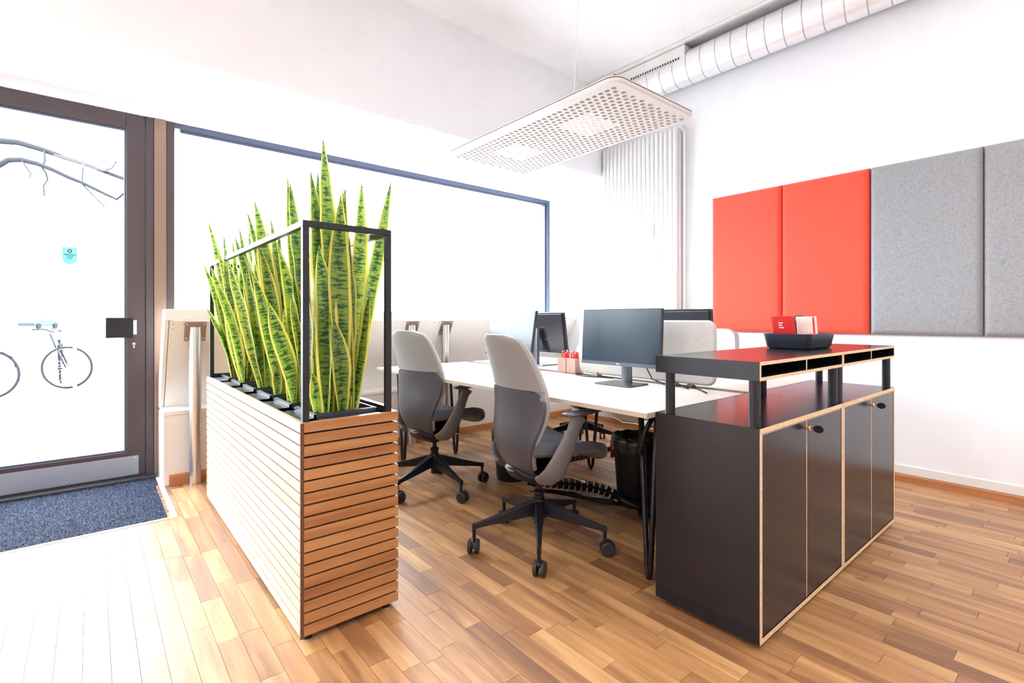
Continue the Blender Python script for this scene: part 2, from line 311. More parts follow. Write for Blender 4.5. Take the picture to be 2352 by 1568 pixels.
# ------------------------------------------------------------------ mesh helpers
class MB:
    def __init__(s): s.v = []; s.f = []; s.m = []; s.uv = []
    def quad(s, idx, mi=0): s.f.append(tuple(idx)); s.m.append(mi)
    def box(s, x0, x1, y0, y1, z0, z1, mi=0, faces=None):
        """faces: dict of '-x','+x','-y','+y','-z','+z' -> material index"""
        if x0 > x1: x0, x1 = x1, x0
        if y0 > y1: y0, y1 = y1, y0
        if z0 > z1: z0, z1 = z1, z0
        b = len(s.v)
        s.v += [(x0, y0, z0), (x1, y0, z0), (x1, y1, z0), (x0, y1, z0), (x0, y0, z1), (x1, y0, z1), (x1, y1, z1), (x0, y1, z1)]
        F = {'-z': (0, 3, 2, 1), '+z': (4, 5, 6, 7), '-y': (0, 1, 5, 4), '+y': (2, 3, 7, 6), '-x': (0, 4, 7, 3), '+x': (1, 2, 6, 5)}
        for k, q in F.items():
            s.f.append(tuple(b + i for i in q)); s.m.append((faces or {}).get(k, mi))
        return s
    def prism(s, poly, axis, a0, a1, mi=0):
        """extrude a 2D polygon along an axis: axis 0 -> poly in (y,z), 1 -> (x,z), 2 -> (x,y)"""
        b = len(s.v); n = len(poly)
        def mk(p, a):
            return (a, p[0], p[1]) if axis == 0 else (p[0], a, p[1]) if axis == 1 else (p[0], p[1], a)
        s.v += [mk(p, a0) for p in poly] + [mk(p, a1) for p in poly]
        for i in range(n):
            j = (i + 1) % n; s.quad((b + i, b + j, b + n + j, b + n + i), mi)
        s.quad([b + i for i in range(n)][::-1], mi); s.quad([b + n + i for i in range(n)], mi)
        return s
    def tube(s, pts, rad, n=10, mi=0, flat=None, up=(0, 0, 1), cap=True):
        """sweep an ellipse along pts; rad a number or list of (a, b): a across, b along the second axis"""
        pts = [Vector(p) for p in pts]; k = len(pts); b0 = len(s.v)
        if isinstance(rad, (int, float)): rad = [(rad, rad)] * k
        rad = [(r, r) if isinstance(r, (int, float)) else r for r in rad]
        prev = None
        for i, p in enumerate(pts):
            t = (pts[min(i + 1, k - 1)] - pts[max(i - 1, 0)]).normalized()
            u = Vector(up)
            if abs(t.dot(u)) > 0.98: u = Vector((1, 0, 0)) if abs(t.x) < 0.9 else Vector((0, 1, 0))
            if prev is not None and flat is None: u = prev
            a = t.cross(u)
            if a.length < 1e-6: a = t.orthogonal()
            a.normalize(); c = a.cross(t).normalized(); prev = c
            for j in range(n):
                w = 2 * PI * j / n
                s.v.append(tuple(p + a * (rad[i][0] * math.cos(w)) + c * (rad[i][1] * math.sin(w))))
        for i in range(k - 1):
            for j in range(n):
                q = (j + 1) % n
                s.quad((b0 + i * n + j, b0 + i * n + q, b0 + (i + 1) * n + q, b0 + (i + 1) * n + j), mi)
        if cap:
            s.quad([b0 + j for j in range(n)][::-1], mi); s.quad([b0 + (k - 1) * n + j for j in range(n)], mi)
        return s
    def cyl(s, p0, p1, r, r2=None, n=16, mi=0):
        return s.tube([p0, p1], [(r, r), (r2 or r, r2 or r)], n, mi)
    def lathe(s, prof, c=(0, 0, 0), n=24, axis=2, mi=0, closed=False):
        """revolve (radius, height) around an axis through c"""
        b = len(s.v)
        for r, h in prof:
            for j in range(n):
                w = 2 * PI * j / n; x, y = r * math.cos(w), r * math.sin(w)
                p = (x, y, h) if axis == 2 else (h, x, y) if axis == 0 else (x, h, y)
                s.v.append((c[0] + p[0], c[1] + p[1], c[2] + p[2]))
        k = len(prof)
        for i in range(k - 1 if not closed else k):
            for j in range(n):
                q = (j + 1) % n; i2 = (i + 1) % k
                s.quad((b + i * n + j, b + i * n + q, b + i2 * n + q, b + i2 * n + j), mi)
        return s
    def grid(s, fn, nu, nv, mi=0, uv=False, flip=False):
        b = len(s.v)
        for j in range(nv + 1):
            for i in range(nu + 1): s.v.append(tuple(fn(i / nu, j / nv)))
        for j in range(nv):
            for i in range(nu):
                a = b + j * (nu + 1) + i
                q = (a, a + 1, a + nu + 2, a + nu + 1)
                s.quad(q[::-1] if flip else q, mi)
        return s
    def make(s, name, mats, parent=None, smooth=False, bevel=0, bseg=2, subd=0, solid=0, tint=None, auto=None, label=None, kind=None):
        off = SHIFT.get(parent.name, Vector((0, 0, 0))) if parent else Vector((0, 0, 0))
        me = bpy.data.meshes.new(name)
        me.from_pydata([tuple(Vector(p) - off) for p in s.v], [], s.f)
        if not isinstance(mats, (list, tuple)): mats = [mats]
        for m in mats: me.materials.append(m)
        me.polygons.foreach_set('material_index', [min(i, len(mats) - 1) for i in s.m])
        me.polygons.foreach_set('use_smooth', [bool(smooth)] * len(me.polygons))
        if tint is not None:
            a = me.attributes.new('tint', 'FLOAT_VECTOR', 'FACE')
            if not isinstance(tint, list): tint = [tint] * len(s.f)
            a.data.foreach_set('vector', [c for t in tint for c in t])
        me.update(); me.validate()
        o = bpy.data.objects.new(name, me); COL.objects.link(o)
        if parent: o.parent = parent; SHIFT[o.name] = off
        if bevel:
            b = o.modifiers.new('bevel', 'BEVEL'); b.width = bevel; b.segments = bseg; b.limit_method = 'ANGLE'; b.angle_limit = math.radians(40)
        if solid:
            q = o.modifiers.new('solid', 'SOLIDIFY'); q.thickness = solid; q.offset = 0
        if subd:
            q = o.modifiers.new('subd', 'SUBSURF'); q.levels = subd; q.render_levels = subd
        if smooth and auto:
            try: me.set_sharp_from_angle(angle=math.radians(auto))
            except Exception: pass
        if label: o['label'] = label
        if kind: o['kind'] = kind
        return o
SHIFT = {}

def tag(o, label=None, cat=None, group=None, kind=None):
    if label: o['label'] = label
    if cat: o['category'] = cat
    if group: o['group'] = group
    if kind: o['kind'] = kind
    return o
def thing(name, loc, label, cat, group=None):
    o = bpy.data.objects.new(name, None); COL.objects.link(o); o.empty_display_size = 0.05
    o.location = loc; SHIFT[o.name] = Vector(loc)
    return tag(o, label, cat, group)
def struct(name, loc=(0, 0, 0), label=None):
    o = bpy.data.objects.new(name, None); COL.objects.link(o); o.empty_display_size = 0.05
    o.location = loc; SHIFT[o.name] = Vector(loc); o['kind'] = 'structure'
    if label: o['label'] = label
    return o
def copy_tree(o, loc, rz=None, label=None):
    def rec(q, par):
        c = q.copy(); COL.objects.link(c)
        if par: c.parent = par
        for ch in KIDS.get(q.name, []): rec(ch, c)
        return c
    c = rec(o, None); c.location = loc
    if rz is not None: c.rotation_euler = (0, 0, rz)
    if label: c['label'] = label
    return c
KIDS = {}
def index_kids():
    KIDS.clear()
    for o in COL.objects:
        if o.parent: KIDS.setdefault(o.parent.name, []).append(o)
def text(name, body, size, loc, rot, mat, parent, extrude=0.0006, align='CENTER'):
    c = bpy.data.curves.new(name, 'FONT'); c.body = body; c.size = size; c.extrude = extrude; c.align_x = align; c.align_y = 'CENTER'
    c.materials.append(mat)
    o = bpy.data.objects.new(name, c); COL.objects.link(o)
    off = SHIFT.get(parent.name, Vector((0, 0, 0))) if parent else Vector((0, 0, 0))
    bpy.context.view_layer.update()
    me = bpy.data.meshes.new_from_object(o.evaluated_get(bpy.context.evaluated_depsgraph_get()))
    me.name = name; me.transform(Matrix.LocRotScale(Vector(loc) - off, __import__('mathutils').Euler(rot), None))
    bpy.data.objects.remove(o); bpy.data.curves.remove(c)
    if not me.materials: me.materials.append(mat)
    o = bpy.data.objects.new(name, me); COL.objects.link(o)
    if parent: o.parent = parent
    return o

# ------------------------------------------------------------------ room constants
XW = 4.22      # panel wall
YG = 4.356     # plane of the glass and the door
YP = 3.99      # front of the low wall under the window
ZC = 3.50      # ceiling
XL = -3.4      # left wall
YB = -3.2      # wall behind the camera

# ------------------------------------------------------------------ floor
def in_frame(x, y, z=0.0):
    dep = x * 0.6421 + y * 0.7666; rt = x * 0.7666 - y * 0.6421
    if dep < 0.3: return None
    u = 1176 + 1155 * rt / dep; v = 732 + 1155 * (CAM_H - z) / dep
    return (u, v, dep) if -40 < u < 2392 and v < 1640 else None
floor = struct('floor')
MB().box(XL, XW, YB, 4.5, -0.12, -0.017).make('subfloor', M_SUB, floor)
MATX, MATY = 0.345, 3.354
rp = random.Random(4)
planks = []
x = XW - 0.0005; PW = 0.0695
while x - PW > XL:
    y = YB - rp.uniform(0, 0.4)
    while y < 4.4:
        ln = rp.choice([0.28, 0.35, 0.42, 0.42, 0.49, 0.56]) * rp.uniform(0.92, 1.08)
        y0, y1 = max(y, YB), y + ln
        x0, x1 = x - PW, x
        ymax = 4.0 if x0 > MATX - 0.02 else MATY - 0.03
        if x1 <= MATX + 0.035 and y1 > ymax: y1 = min(y1, ymax)
        elif x1 > MATX + 0.035: y1 = min(y1, 4.05)
        if y1 - y0 > 0.02:
            t = rp.betavariate(2.6, 2.3)
            if rp.random() < 0.07: t *= 0.35
            planks.append((x0 + 0.0006, x1 - 0.0006, y0 + 0.0007, y1 - 0.0007, rp.uniform(-0.0003, 0.0), (0.24 + 0.50 * t, rp.random(), rp.random())))
        y += ln
    x -= PW
def seen(p):
    f = in_frame((p[0] + p[1]) / 2, (p[2] + p[3]) / 2)
    if not f: return 0
    cx, cy = (p[0] + p[1]) / 2, (p[2] + p[3]) / 2
    if 1.69 < cx < 3.3 and 0.75 < cy < 1.15: return 0            # under the cabinets
    if 0.54 < cx < 0.9 and 1.75 < cy < 3.5: return 0              # under the planter
    if cx > 1.3 and cy > 1.15 and f[0] > 1508 and f[0] < 2060: return 0
    return (p[1] - p[0]) * (p[3] - p[2]) * CAM_H / f[2] ** 3
order = sorted(range(len(planks)), key=lambda i: -seen(planks[i]))
rest = MB(); rt = []
for n_, i in enumerate(order):
    p = planks[i]
    if n_ < 300:
        MB().box(p[0], p[1], p[2], p[3], -0.016, p[4]).make('plank', M_FLOOR, floor, tint=p[5])
    else:
        rest.box(p[0], p[1], p[2], p[3], -0.016, p[4]); rt += [p[5]] * 6
rest.make('plank_field', M_FLOOR, floor, tint=rt, kind='stuff')

# ------------------------------------------------------------------ walls, ceiling
tag(MB().box(XW, XW + 0.2, YB, 4.6, -0.1, ZC + 0.1).make('wall_right', M_WALL), kind='structure')
tag(MB().box(XL - 0.2, XL, YB, 4.6, -0.1, ZC + 0.1).make('wall_left', M_WALL), kind='structure')
tag(MB().box(XL - 0.2, XW + 0.2, YB - 0.2, YB, -0.1, ZC + 0.1).make('wall_rear', M_WALL), kind='structure')
tag(MB().box(XL - 0.2, XW + 0.2, YB - 0.2, 4.7, ZC, ZC + 0.2).make('ceiling', M_CEIL), kind='structure')
tag(MB().box(XL, XW, 3.444, 4.6, 2.59, ZC).make('trim_1', M_WALL), 'deep white beam and soffit over the shop window', kind='structure')
wb = struct('wall_window', label='white wall strips framing the shop windows')
MB().box(XL, XW, 4.33, 4.5, 2.512, 2.595).make('lintel', M_WALL, wb)
MB().box(0.44, XW, 4.345, 4.5, -0.1, 0.60).make('low_wall', M_WALL, wb)
MB().box(-3.4, -3.2, 4.33, 4.5, -0.1, 2.52).make('pier', M_WALL, wb)
MB().box(-3.2, -0.72, 4.33, 4.5, -0.1, 0.35).make('low_wall', M_WALL, wb)

# sloping parapet under the window
par = struct('wall_parapet', label='beige sloping parapet box under the big window')
XE = 0.365
MB().box(XE, XW, 3.90, 4.08, 1.09, 1.162).make('sill', M_TRIMW, par, bevel=0.004)
seams = [XE + 0.022, 2.452, XW]
for a, b in zip(seams[:-1], seams[1:]):
    MB().prism([(3.901, 1.089), (3.93, 1.089), (4.23, 0.49), (4.201, 0.49)], 0, a + 0.002, b - 0.002).make('front_panel', M_PARAPET, par)
MB().prism([(3.905, 1.088), (4.08, 1.088), (4.34, 0.60), (4.34, 0.48), (4.215, 0.48)], 0, XE, XE + 0.02).make('end_panel', M_TRIMW, par)
MB().prism([(3.94, 1.088), (4.08, 1.088), (4.34, 0.60), (4.34, 0.48), (4.245, 0.48)], 0, XE + 0.02, XW).make('core', M_TRIMW, par)
MB().box(XE, XW, 3.985, 4.25, 0.462, 0.49).make('ledge', M_TRIMW, par, bevel=0.003)
MB().box(XE + 0.012, XW, 3.99, 4.34, 0, 0.462).make('lower_wall', M_PARAPET, par)
MB().box(XE, XE + 0.012, 3.988, 4.34, 0, 0.462).make('corner_trim', M_TRIMW, par)
for X in (0.41, 0.47, 0.80, 2.36, 2.42, 2.48, 2.54, 3.0, 3.6):
    for k, z in enumerate((1.065, 1.035) if X in (0.41, 2.42, 2.48) else (1.065,)):
        yy = 3.90 + (1.09 - z) * 0.5
        MB().lathe([(0, -0.003), (0.004, -0.003), (0.004, 0.002), (0, 0.002)], (X, yy, z), 8, 1).make('screw', M_STEELD, par)
tag(MB().prism([(3.975, 0), (3.99, 0), (3.99, 0.072), (3.981, 0.072), (3.975, 0.066)], 0, XE + 0.03, XW).make('baseboard_window', M_BASEB, tint=(0.4, 0.3, 0.1)), kind='structure')
br = struct('baseboard_right')
MB().prism([(XW - 0.002, 0), (XW - 0.018, 0), (XW - 0.018, 0.044), (XW - 0.012, 0.052), (XW - 0.002, 0.052)], 1, YB, 3.97).make('oak_board', M_BASEB, br, tint=(0.35, 0.8, 0.4))
MB().box(XW - 0.008, XW, YB, 3.97, 0.054, 0.108).make('plinth_band', M_TRIMW, br)
for y in (0.97, 0.32, 1.7):
    MB().lathe([(0, 0), (0.005, 0), (0.004, -0.003), (0, -0.003)], (XW - 0.018, y, 0.03), 8, 0).make('nail_plug', M_BLACKM, br)

# ------------------------------------------------------------------ window and door
w1 = struct('window_1')
m = MB(); m.box(0.462, XW, 4.335, 4.41, 2.474, 2.511); m.make('head_frame', M_WINF, w1, bevel=0.003)
m = MB(); m.box(0.50, XW - 0.06, 4.352, 4.40, 2.452, 2.470); m.make('glazing_bead', M_WINF, w1)
m = MB(); m.box(XW - 0.045, XW, 4.335, 4.41, 0.6, 2.474); m.make('side_frame', M_WINF, w1, bevel=0.003)
m = MB(); m.box(XW - 0.066, XW - 0.050, 4.352, 4.40, 0.6, 2.452); m.make('glazing_bead', M_WINF, w1)
MB().box(0.462, XW, 4.335, 4.41, 0.6, 0.64).make('foot_frame', M_WINF, w1)
MB().box(0.47, XW - 0.05, 4.376, 4.384, 0.63, 2.48).make('pane', M_GLASS, w1)
w2 = struct('window_2')
for z0, z1 in ((2.46, 2.512), (0.35, 0.40)):
    MB().box(-3.2, -0.72, 4.335, 4.41, z0, z1).make('rail', M_DOORF, w2)
for x0, x1 in ((-3.2, -3.15), (-0.77, -0.72)):
    MB().box(x0, x1, 4.335, 4.41, 0.4, 2.46).make('stile', M_DOORF, w2)
MB().box(-3.16, -0.76, 4.376, 4.384, 0.39, 2.47).make('pane', M_GLASS, w2)

d1 = struct('door_1', label='bronze framed glass shop door with a steel kick plate')
DX0, DX1 = -0.70, 0.296
MB().box(0.187, DX1 - 0.003, 4.335, 4.385, 0.015, 2.508).make('stile', M_DOORF, d1, bevel=0.003)
MB().box(DX0, DX0 + 0.109, 4.335, 4.385, 0.015, 2.508).make('stile', M_DOORF, d1, bevel=0.003)
MB().box(DX0 + 0.109, 0.187, 4.336, 4.385, 2.403, 2.508).make('top_rail', M_DOORF, d1, bevel=0.002)
MB().box(DX0 + 0.109, 0.187, 4.336, 4.385, 0.015, 0.186).make('bottom_rail', M_DOORF, d1, bevel=0.002)
for (a, b, c, d) in ((DX0 + .109, .187, 2.388, 2.403), (DX0 + .109, .187, .186, .200), (.176, .187, .200, 2.388)):
    MB().box(a, b, 4.346, 4.38, c, d).make('glazing_bead', M_WINF, d1)
MB().box(DX0 + 0.10, 0.19, 4.356, 4.364, 0.19, 2.40).make('pane', M_GLASS, d1)
kp = MB().box(DX0 + 0.02, 0.254, 4.330, 4.335, 0.027, 0.157).make('kick_plate', M_KICK, d1, bevel=0.001)
for X in (0.235, -0.12, -0.5):
    for z in (0.042, 0.142):
        MB().lathe([(0, -0.002), (0.004, -0.0015), (0.005, 0), (0, 0)], (X, 4.330, z), 10, 1).make('screw', M_CHROME, kp)
pp = MB().box(0.075, 0.222, 4.268, 4.276, 0.972, 1.108).make('push_plate', M_BLACKP, d1, bevel=0.003)
MB().box(0.16, 0.215, 4.276, 4.335, 1.01, 1.07).make('push_plate_bracket', M_BLACKM, pp)
MB().box(0.222, 0.243, 4.325, 4.335, 0.992, 1.090).make('handle_rosette', M_TRIMW, d1, bevel=0.002)
m = MB(); m.lathe([(0, -0.004), (0.009, -0.004), (0.009, 0), (0, 0)], (0.228, 4.335, 0.928), 14, 1); m.box(0.2245, 0.2315, 4.331, 4.335, 0.900, 0.925)
m.make('lock_cylinder', M_CHROME, d1)
for z in (1.125, 0.87):
    MB().lathe([(0, -0.003), (0.006, -0.002), (0.007, 0), (0, 0)], (0.228, 4.335, z), 10, 1).make('screw', M_DOORF, d1)
fr = struct('trim_2', label='bronze door jamb and window mullion beside the glass door')
MB().box(0.2945, 0.340, 4.325, 4.42, 0, 2.512).make('jamb', M_DOORF, fr, bevel=0.003)
MB().box(0.341, 0.412, 4.318, 4.42, 0, 2.512).make('cover_strip', M_JAMB, fr, bevel=0.002)
MB().box(0.413, 0.462, 4.330, 4.42, 0, 2.512).make('mullion', M_DOORF, fr, bevel=0.003)
MB().box(-0.72, -0.703, 4.325, 4.42, 0, 2.512).make('jamb', M_DOORF, fr)
tag(MB().box(-0.74, 0.345, 4.255, 4.45, -0.11, 0.0145).make('trim_3', M_THRESH, bevel=0.003), 'dark rubber threshold under the glass door', kind='structure')

# sticker on the door glass: a real flat sticker at the pane
st = thing('door_sticker', (-0.105, 4.352, 1.50), 'teal shield-shaped sticker with a star badge on the glass door', 'sticker')
poly = [(-0.142, 1.566), (-0.068, 1.566), (-0.068, 1.49)] + [(-0.105 + 0.037 * math.cos(a), 1.49 + 0.037 * math.sin(a)) for a in [-PI * k / 10 for k in range(1, 10)]] + [(-0.142, 1.49)]
MB().prism(poly, 1, 4.3530, 4.3555).make('badge', M_TEAL, st)
m = MB(); m.lathe([(0, -0.001), (0.0115, -0.001), (0.0115, 0), (0, 0)], (-0.105, 4.3530, 1.541), 20, 1); m.make('seal', M_TEALINK, st)
star = []
for k in range(10):
    r = 0.0075 if k % 2 == 0 else 0.0035; a = PI / 2 + k * PI / 5
    star.append((-0.105 + r * math.cos(a), 1.541 + r * math.sin(a)))
MB().prism(star, 1, 4.3508, 4.3521).make('star', M_WHITEINK, st)
text('lettering', 'PREMIUM', 0.0135, (-0.105, 4.3525, 1.516), (PI / 2, 0, 0), M_TEALINK, st, 0.0003)
text('lettering', 'PARTNER', 0.008, (-0.105, 4.3525, 1.505), (PI / 2, 0, 0), M_TEALINK, st, 0.0003)
MB().box(-0.118, -0.092, 4.3518, 4.3530, 1.492, 1.4945).make('underline', M_TEALINK, st)

# entrance mat
mat = thing('entrance_mat', (-0.6, 3.8, 0), 'dark blue fibre entrance mat sunk in a white metal frame by the door', 'doormat')
MB().box(-1.9, MATX, MATY, 4.255, -0.017, -0.006).make('mat_base', M_MATBASE, mat)
for (a, b, c, d) in ((-1.9, MATX + 0.026, MATY - 0.022, MATY, ), (MATX, MATX + 0.026, MATY, 4.256)):
    MB().box(a, b, c, d, -0.017, 0.003).make('metal_edge', M_TRIMW, mat, bevel=0.0015)
m = MB(); tt = []; rf = random.Random(9)
for i in range(26000):
    px, py = rf.uniform(-0.95, MATX - 0.004), rf.uniform(MATY + 0.003, 4.25)
    a = rf.uniform(0, PI); L = rf.uniform(0.008, 0.022); w = 0.0009; h = rf.uniform(-0.006, 0.0015)
    dx, dy = math.cos(a), math.sin(a); c = rf.random() ** 1.6
    b = len(m.v)
    for s_, hh in ((-0.5, -0.004), (0, h + 0.003), (0.5, -0.004)):
        cx, cy = px + dx * L * s_, py + dy * L * s_
        cx = min(cx, MATX - 0.001); cy = max(cy, MATY + 0.001)
        m.v += [(cx - dy * w, cy + dx * w, hh), (cx + dy * w, cy - dx * w, hh + 0.0006)]
    for q in (0, 2):
        m.quad((b + q, b + q + 1, b + q + 3, b + q + 2)); tt.append((c, c, c))
m.make('mat_fibre', M_FIBRE, mat, tint=tt, kind='stuff')

# ------------------------------------------------------------------ steel posts holding the sill
def post(X, label):
    Y = 3.935
    o = thing('support_post', (X, Y, 0), label, 'post', 'steel posts under the window sill')
    zt = 1.015
    MB().lathe([(0, 0), (0.036, 0), (0.036, zt + 0.03), (0, zt + 0.03)], (X, Y, 0), 28).make('pipe', M_STEEL, o, smooth=True, auto=40)
    # flange plate tilted like the panel
    def sl(z, off): return (3.90 + (1.09 - z) * 0.5 - off)
    z0, z1 = 0.955, 1.078
    poly = [(sl(z0, 0.001), z0), (sl(z0, 0.006), z0 - 0.002), (sl(z1, 0.006), z1 - 0.002), (sl(z1, 0.001), z1)]
    pl = MB().prism(poly, 0, X - 0.061, X + 0.061).make('flange_plate', M_STEELD, o)
    for sx in (-1, 1):
        for z in (z0 + 0.014, z1 - 0.014):
            MB().lathe([(0, -0.003), (0.0045, -0.002), (0.006, 0.001), (0, 0.001)], (X + sx * 0.049, sl(z, 0.006), z), 10, 1).make('bolt', M_CHROME, pl)
post(0.535, 'brushed steel post under the sill left of the plant box')
post(2.150, 'steel post whose top plate shows above the farther office chair')
post(2.500, 'steel post rising behind the white desks, right of the other chair-side post')

# ------------------------------------------------------------------ radiator
rad = thing('radiator', (4.13, 2.95, 0.1), 'tall white tubular radiator on the wall in the corner by the window', 'radiator')
Y0, Y1, NT = 2.575, 3.40, 18
for i in range(NT):
    y = Y0 + (Y1 - Y0) * i / (NT - 1)
    m = MB()
    for dx in (0.0, 0.055):
        m.lathe([(0, 0.13), (0.011, 0.132), (0.0226, 0.15), (0.0226, 2.84), (0.011, 2.858), (0, 2.86)], (4.113 + dx, y, 0), 14)
    m.make('radiator_tube', M_RAD, rad, smooth=True)
for z in (0.17, 2.82):
    MB().tube([(4.142, Y0 - 0.02, z), (4.142, Y1 + 0.02, z)], (0.024), 12).make('header_tube', M_RAD, rad, smooth=True, auto=40)
MB().tube([(4.17, Y0, 1.72), (4.17, Y1, 1.72)], 0.006, 8).make('spacer_bar', M_RAD, rad, smooth=True)
MB().tube([(4.15, 2.505, 0.05), (4.15, 2.505, 2.80), (4.15, 2.52, 2.83), (4.142, 2.57, 2.83)], 0.0095, 10).make('supply_pipe', M_RAD, rad, smooth=True)
MB().lathe([(0, -0.02), (0.013, -0.02), (0.013, 0.012), (0.006, 0.02), (0, 0.02)], (4.15, 2.505, 2.855), 12, 0).make('vent_plug', M_CHROME, rad)
for (y, z0, z1, hz) in ((2.82, 1.86, 2.02, 2.12), (3.17, 1.80, 1.96, 2.05)):
    hm = MB().box(4.085, 4.099, y - 0.018, y + 0.018, hz, hz + 0.055).make('heat_meter_clip', M_TRIMW, rad, bevel=0.003)
    MB().lathe([(0, -0.003), (0.004, -0.003), (0.004, 0), (0, 0)], (4.085, y, hz + 0.028), 8, 0).make('screw', M_STEELD, hm)
    MB().box(4.078, 4.099, y - 0.016, y + 0.016, z0, z1).make('heat_meter', M_TRIMW, rad, bevel=0.004)
    MB().tube([(4.10, y, hz), (4.10, y, 1.5), (4.10, y, 0.9)], 0.0028, 6).make('sensor_wire', M_STEEL, rad)
m = MB(); m.tube([(4.142, Y0 + 0.1, 0.165), (4.142, Y0 + 0.1, 0.085), (4.142, Y0 + 0.1, 0.0)], 0.011, 10)
m.make('return_pipe', M_RAD, rad, smooth=True)
m = MB(); m.lathe([(0, -0.03), (0.017, -0.03), (0.021, -0.02), (0.021, 0.02), (0.015, 0.03), (0, 0.03)], (4.09, Y0 + 0.3, 0.10), 12, 0)
m.tube([(4.12, Y0 + 0.3, 0.10), (4.142, Y0 + 0.3, 0.10), (4.142, Y0 + 0.3, 0.16)], 0.010, 8); m.make('valve', M_RAD, rad, smooth=True, auto=40)
MB().tube([(4.10, 2.62, 0.075), (4.09, 2.8, 0.055), (4.09, 3.0, 0.075), (4.10, 3.15, 0.062), (4.12, 3.3, 0.09)], 0.004, 6).make('valve_cable', M_TRIMW, rad, smooth=True)

# ------------------------------------------------------------------ duct
du = thing('ventilation_duct', (4.06, 1.4, 3.18), 'round metal ventilation duct along the ceiling above the wall panels', 'duct')
DXc, DZ, DR = 4.055, 3.318, 0.139
prof = [(DR, YB + 0.02)]
MB().lathe([(0.02, YB + 0.02), (DR, YB + 0.02), (DR, 3.43), (0.02, 3.43)], (DXc, 0, DZ), 40, 1).make('duct_tube', M_DUCT, du, smooth=True, auto=40)
y = 3.30
while y > -0.6:
    m = MB()
    for k, dr in enumerate((0.0, 0.0028, 0.0028, 0.0)):
        for j in range(40):
            w = 2 * PI * j / 40; off = 0.022 * math.cos(w) + (-0.004, -0.002, 0.002, 0.004)[k]
            m.v.append((DXc + (DR + dr) * math.cos(w), y + off, DZ + (DR + dr) * math.sin(w)))
    for k in range(3):
        for j in range(40):
            q = (j + 1) % 40; m.quad((k * 40 + j, k * 40 + q, (k + 1) * 40 + q, (k + 1) * 40 + j))
    m.make('duct_seam', M_DUCTSEAM, du, smooth=True)
    y -= 0.1315
gb = MB().box(3.925, 4.06, 2.37, 3.42, 3.285, 3.47).make('grille_box', M_TRIMW, du, bevel=0.004)
MB().box(3.9215, 3.925, 2.42, 3.35, 3.325, 3.375).make('grille_opening', M_GRILLE, gb)
for k in range(36):
    yy = 2.43 + k * 0.0262
    MB().box(3.912, 3.923, yy, yy + 0.007, 3.322, 3.378).make('grille_slat', M_TRIMW, gb)
MB().box(3.895, 3.925, YB + 0.02, 3.43, 3.472, 3.497).make('mounting_rail', M_TRIMW, du)

# ------------------------------------------------------------------ acoustic wall panels
for y1, mt, lab in ((2.255, M_FELTRED, 'orange-red felt wall panel nearest the radiator, leftmost of the four'),
                    (1.672, M_FELTRED, 'orange-red felt wall panel touching the grey one'),
                    (1.086, M_FELTGREY, 'grey felt wall panel touching the red one'),
                    (0.503, M_FELTGREY, 'grey felt wall panel cut by the right edge of the photo')):
    m = MB()
    Y1_, Y0_ = y1, y1 - 0.578; zz0, zz1 = 0.992, 2.157
    # front skin with soft rolled edges, flat back
    N = 14; R = 0.034; T = 0.056
    def edge(u, a, b):          # position and roll for 0..1
        L = b - a
        if u < 0.28: w = u / 0.28 * PI / 2; return a + R * (1 - math.cos(w)), R * math.sin(w)
        if u > 0.72: w = (1 - u) / 0.28 * PI / 2; return b - R * (1 - math.cos(w)), R * math.sin(w)
        return a + R + (L - 2 * R) * (u - 0.28) / 0.44, R
    def fn(u, v):
        yy, h1 = edge(u, Y0_, Y1_); z_, h2 = edge(v, zz0, zz1)
        h = min(h1, h2) + 0.0015 * math.sin(PI * u) * math.sin(PI * v)
        return (XW - (T - R) - h * 0.999, yy, z_)
    m.grid(fn, 25, 25, flip=True)
    m.box(XW - (T - R), XW - 0.001, Y0_, Y1_, zz0, zz1)
    o = m.make('acoustic_panel', mt, smooth=True, auto=50)
    tag(o, lab, 'wall panel', 'row of felt panels on the wall')

# ------------------------------------------------------------------ lamp
LZ = 2.33; LX0, LX1, LY0, LY1 = 2.065, 2.840, 1.635, 3.235
lamp = thing('pendant_lamp', ((LX0 + LX1) / 2, (LY0 + LY1) / 2, LZ), 'white perforated rectangular lamp hanging over the desks', 'lamp')
def rrect(x0, x1, y0, y1, r, n=8):
    p = []
    for cx, cy, a0 in ((x1 - r, y1 - r, 0), (x0 + r, y1 - r, PI / 2), (x0 + r, y0 + r, PI), (x1 - r, y0 + r, 1.5 * PI)):
        for k in range(n + 1): a = a0 + PI / 2 * k / n; p.append((cx + r * math.cos(a), cy + r * math.sin(a)))
    return p
NX, NY = 17, 34
mxa, mxb, mya, myb = 0.055, 0.022, 0.050, 0.022
cw = (LX1 - LX0 - mxa - mxb) / NX; cl = (LY1 - LY0 - mya - myb) / NY
gx0, gy0 = LX0 + mxa, LY0 + mya
gx1, gy1 = LX1 - mxb, LY1 - myb
m = MB()
# rim: from the outer rounded outline in to the rectangle of the cell field
outer = rrect(LX0, LX1, LY0, LY1, 0.07)
rim2 = rrect(LX0 + 0.008, LX1 - 0.008, LY0 + 0.008, LY1 - 0.008, 0.06)
def proj(p): return (min(max(p[0], gx0), gx1), min(max(p[1], gy0), gy1))
nO = len(outer)
rings = [[(p[0], p[1], LZ + 0.024) for p in outer], [(p[0], p[1], LZ + 0.008) for p in outer], [(p[0], p[1], LZ) for p in rim2], [(*proj(p), LZ) for p in rim2]]
for r in rings: m.v += r
for k in range(3):
    for j in range(nO): q = (j + 1) % nO; m.quad((k * nO + j, (k + 1) * nO + j, (k + 1) * nO + q, k * nO + q))
m.make('lamp_body', M_LAMP, lamp, smooth=True, auto=35)
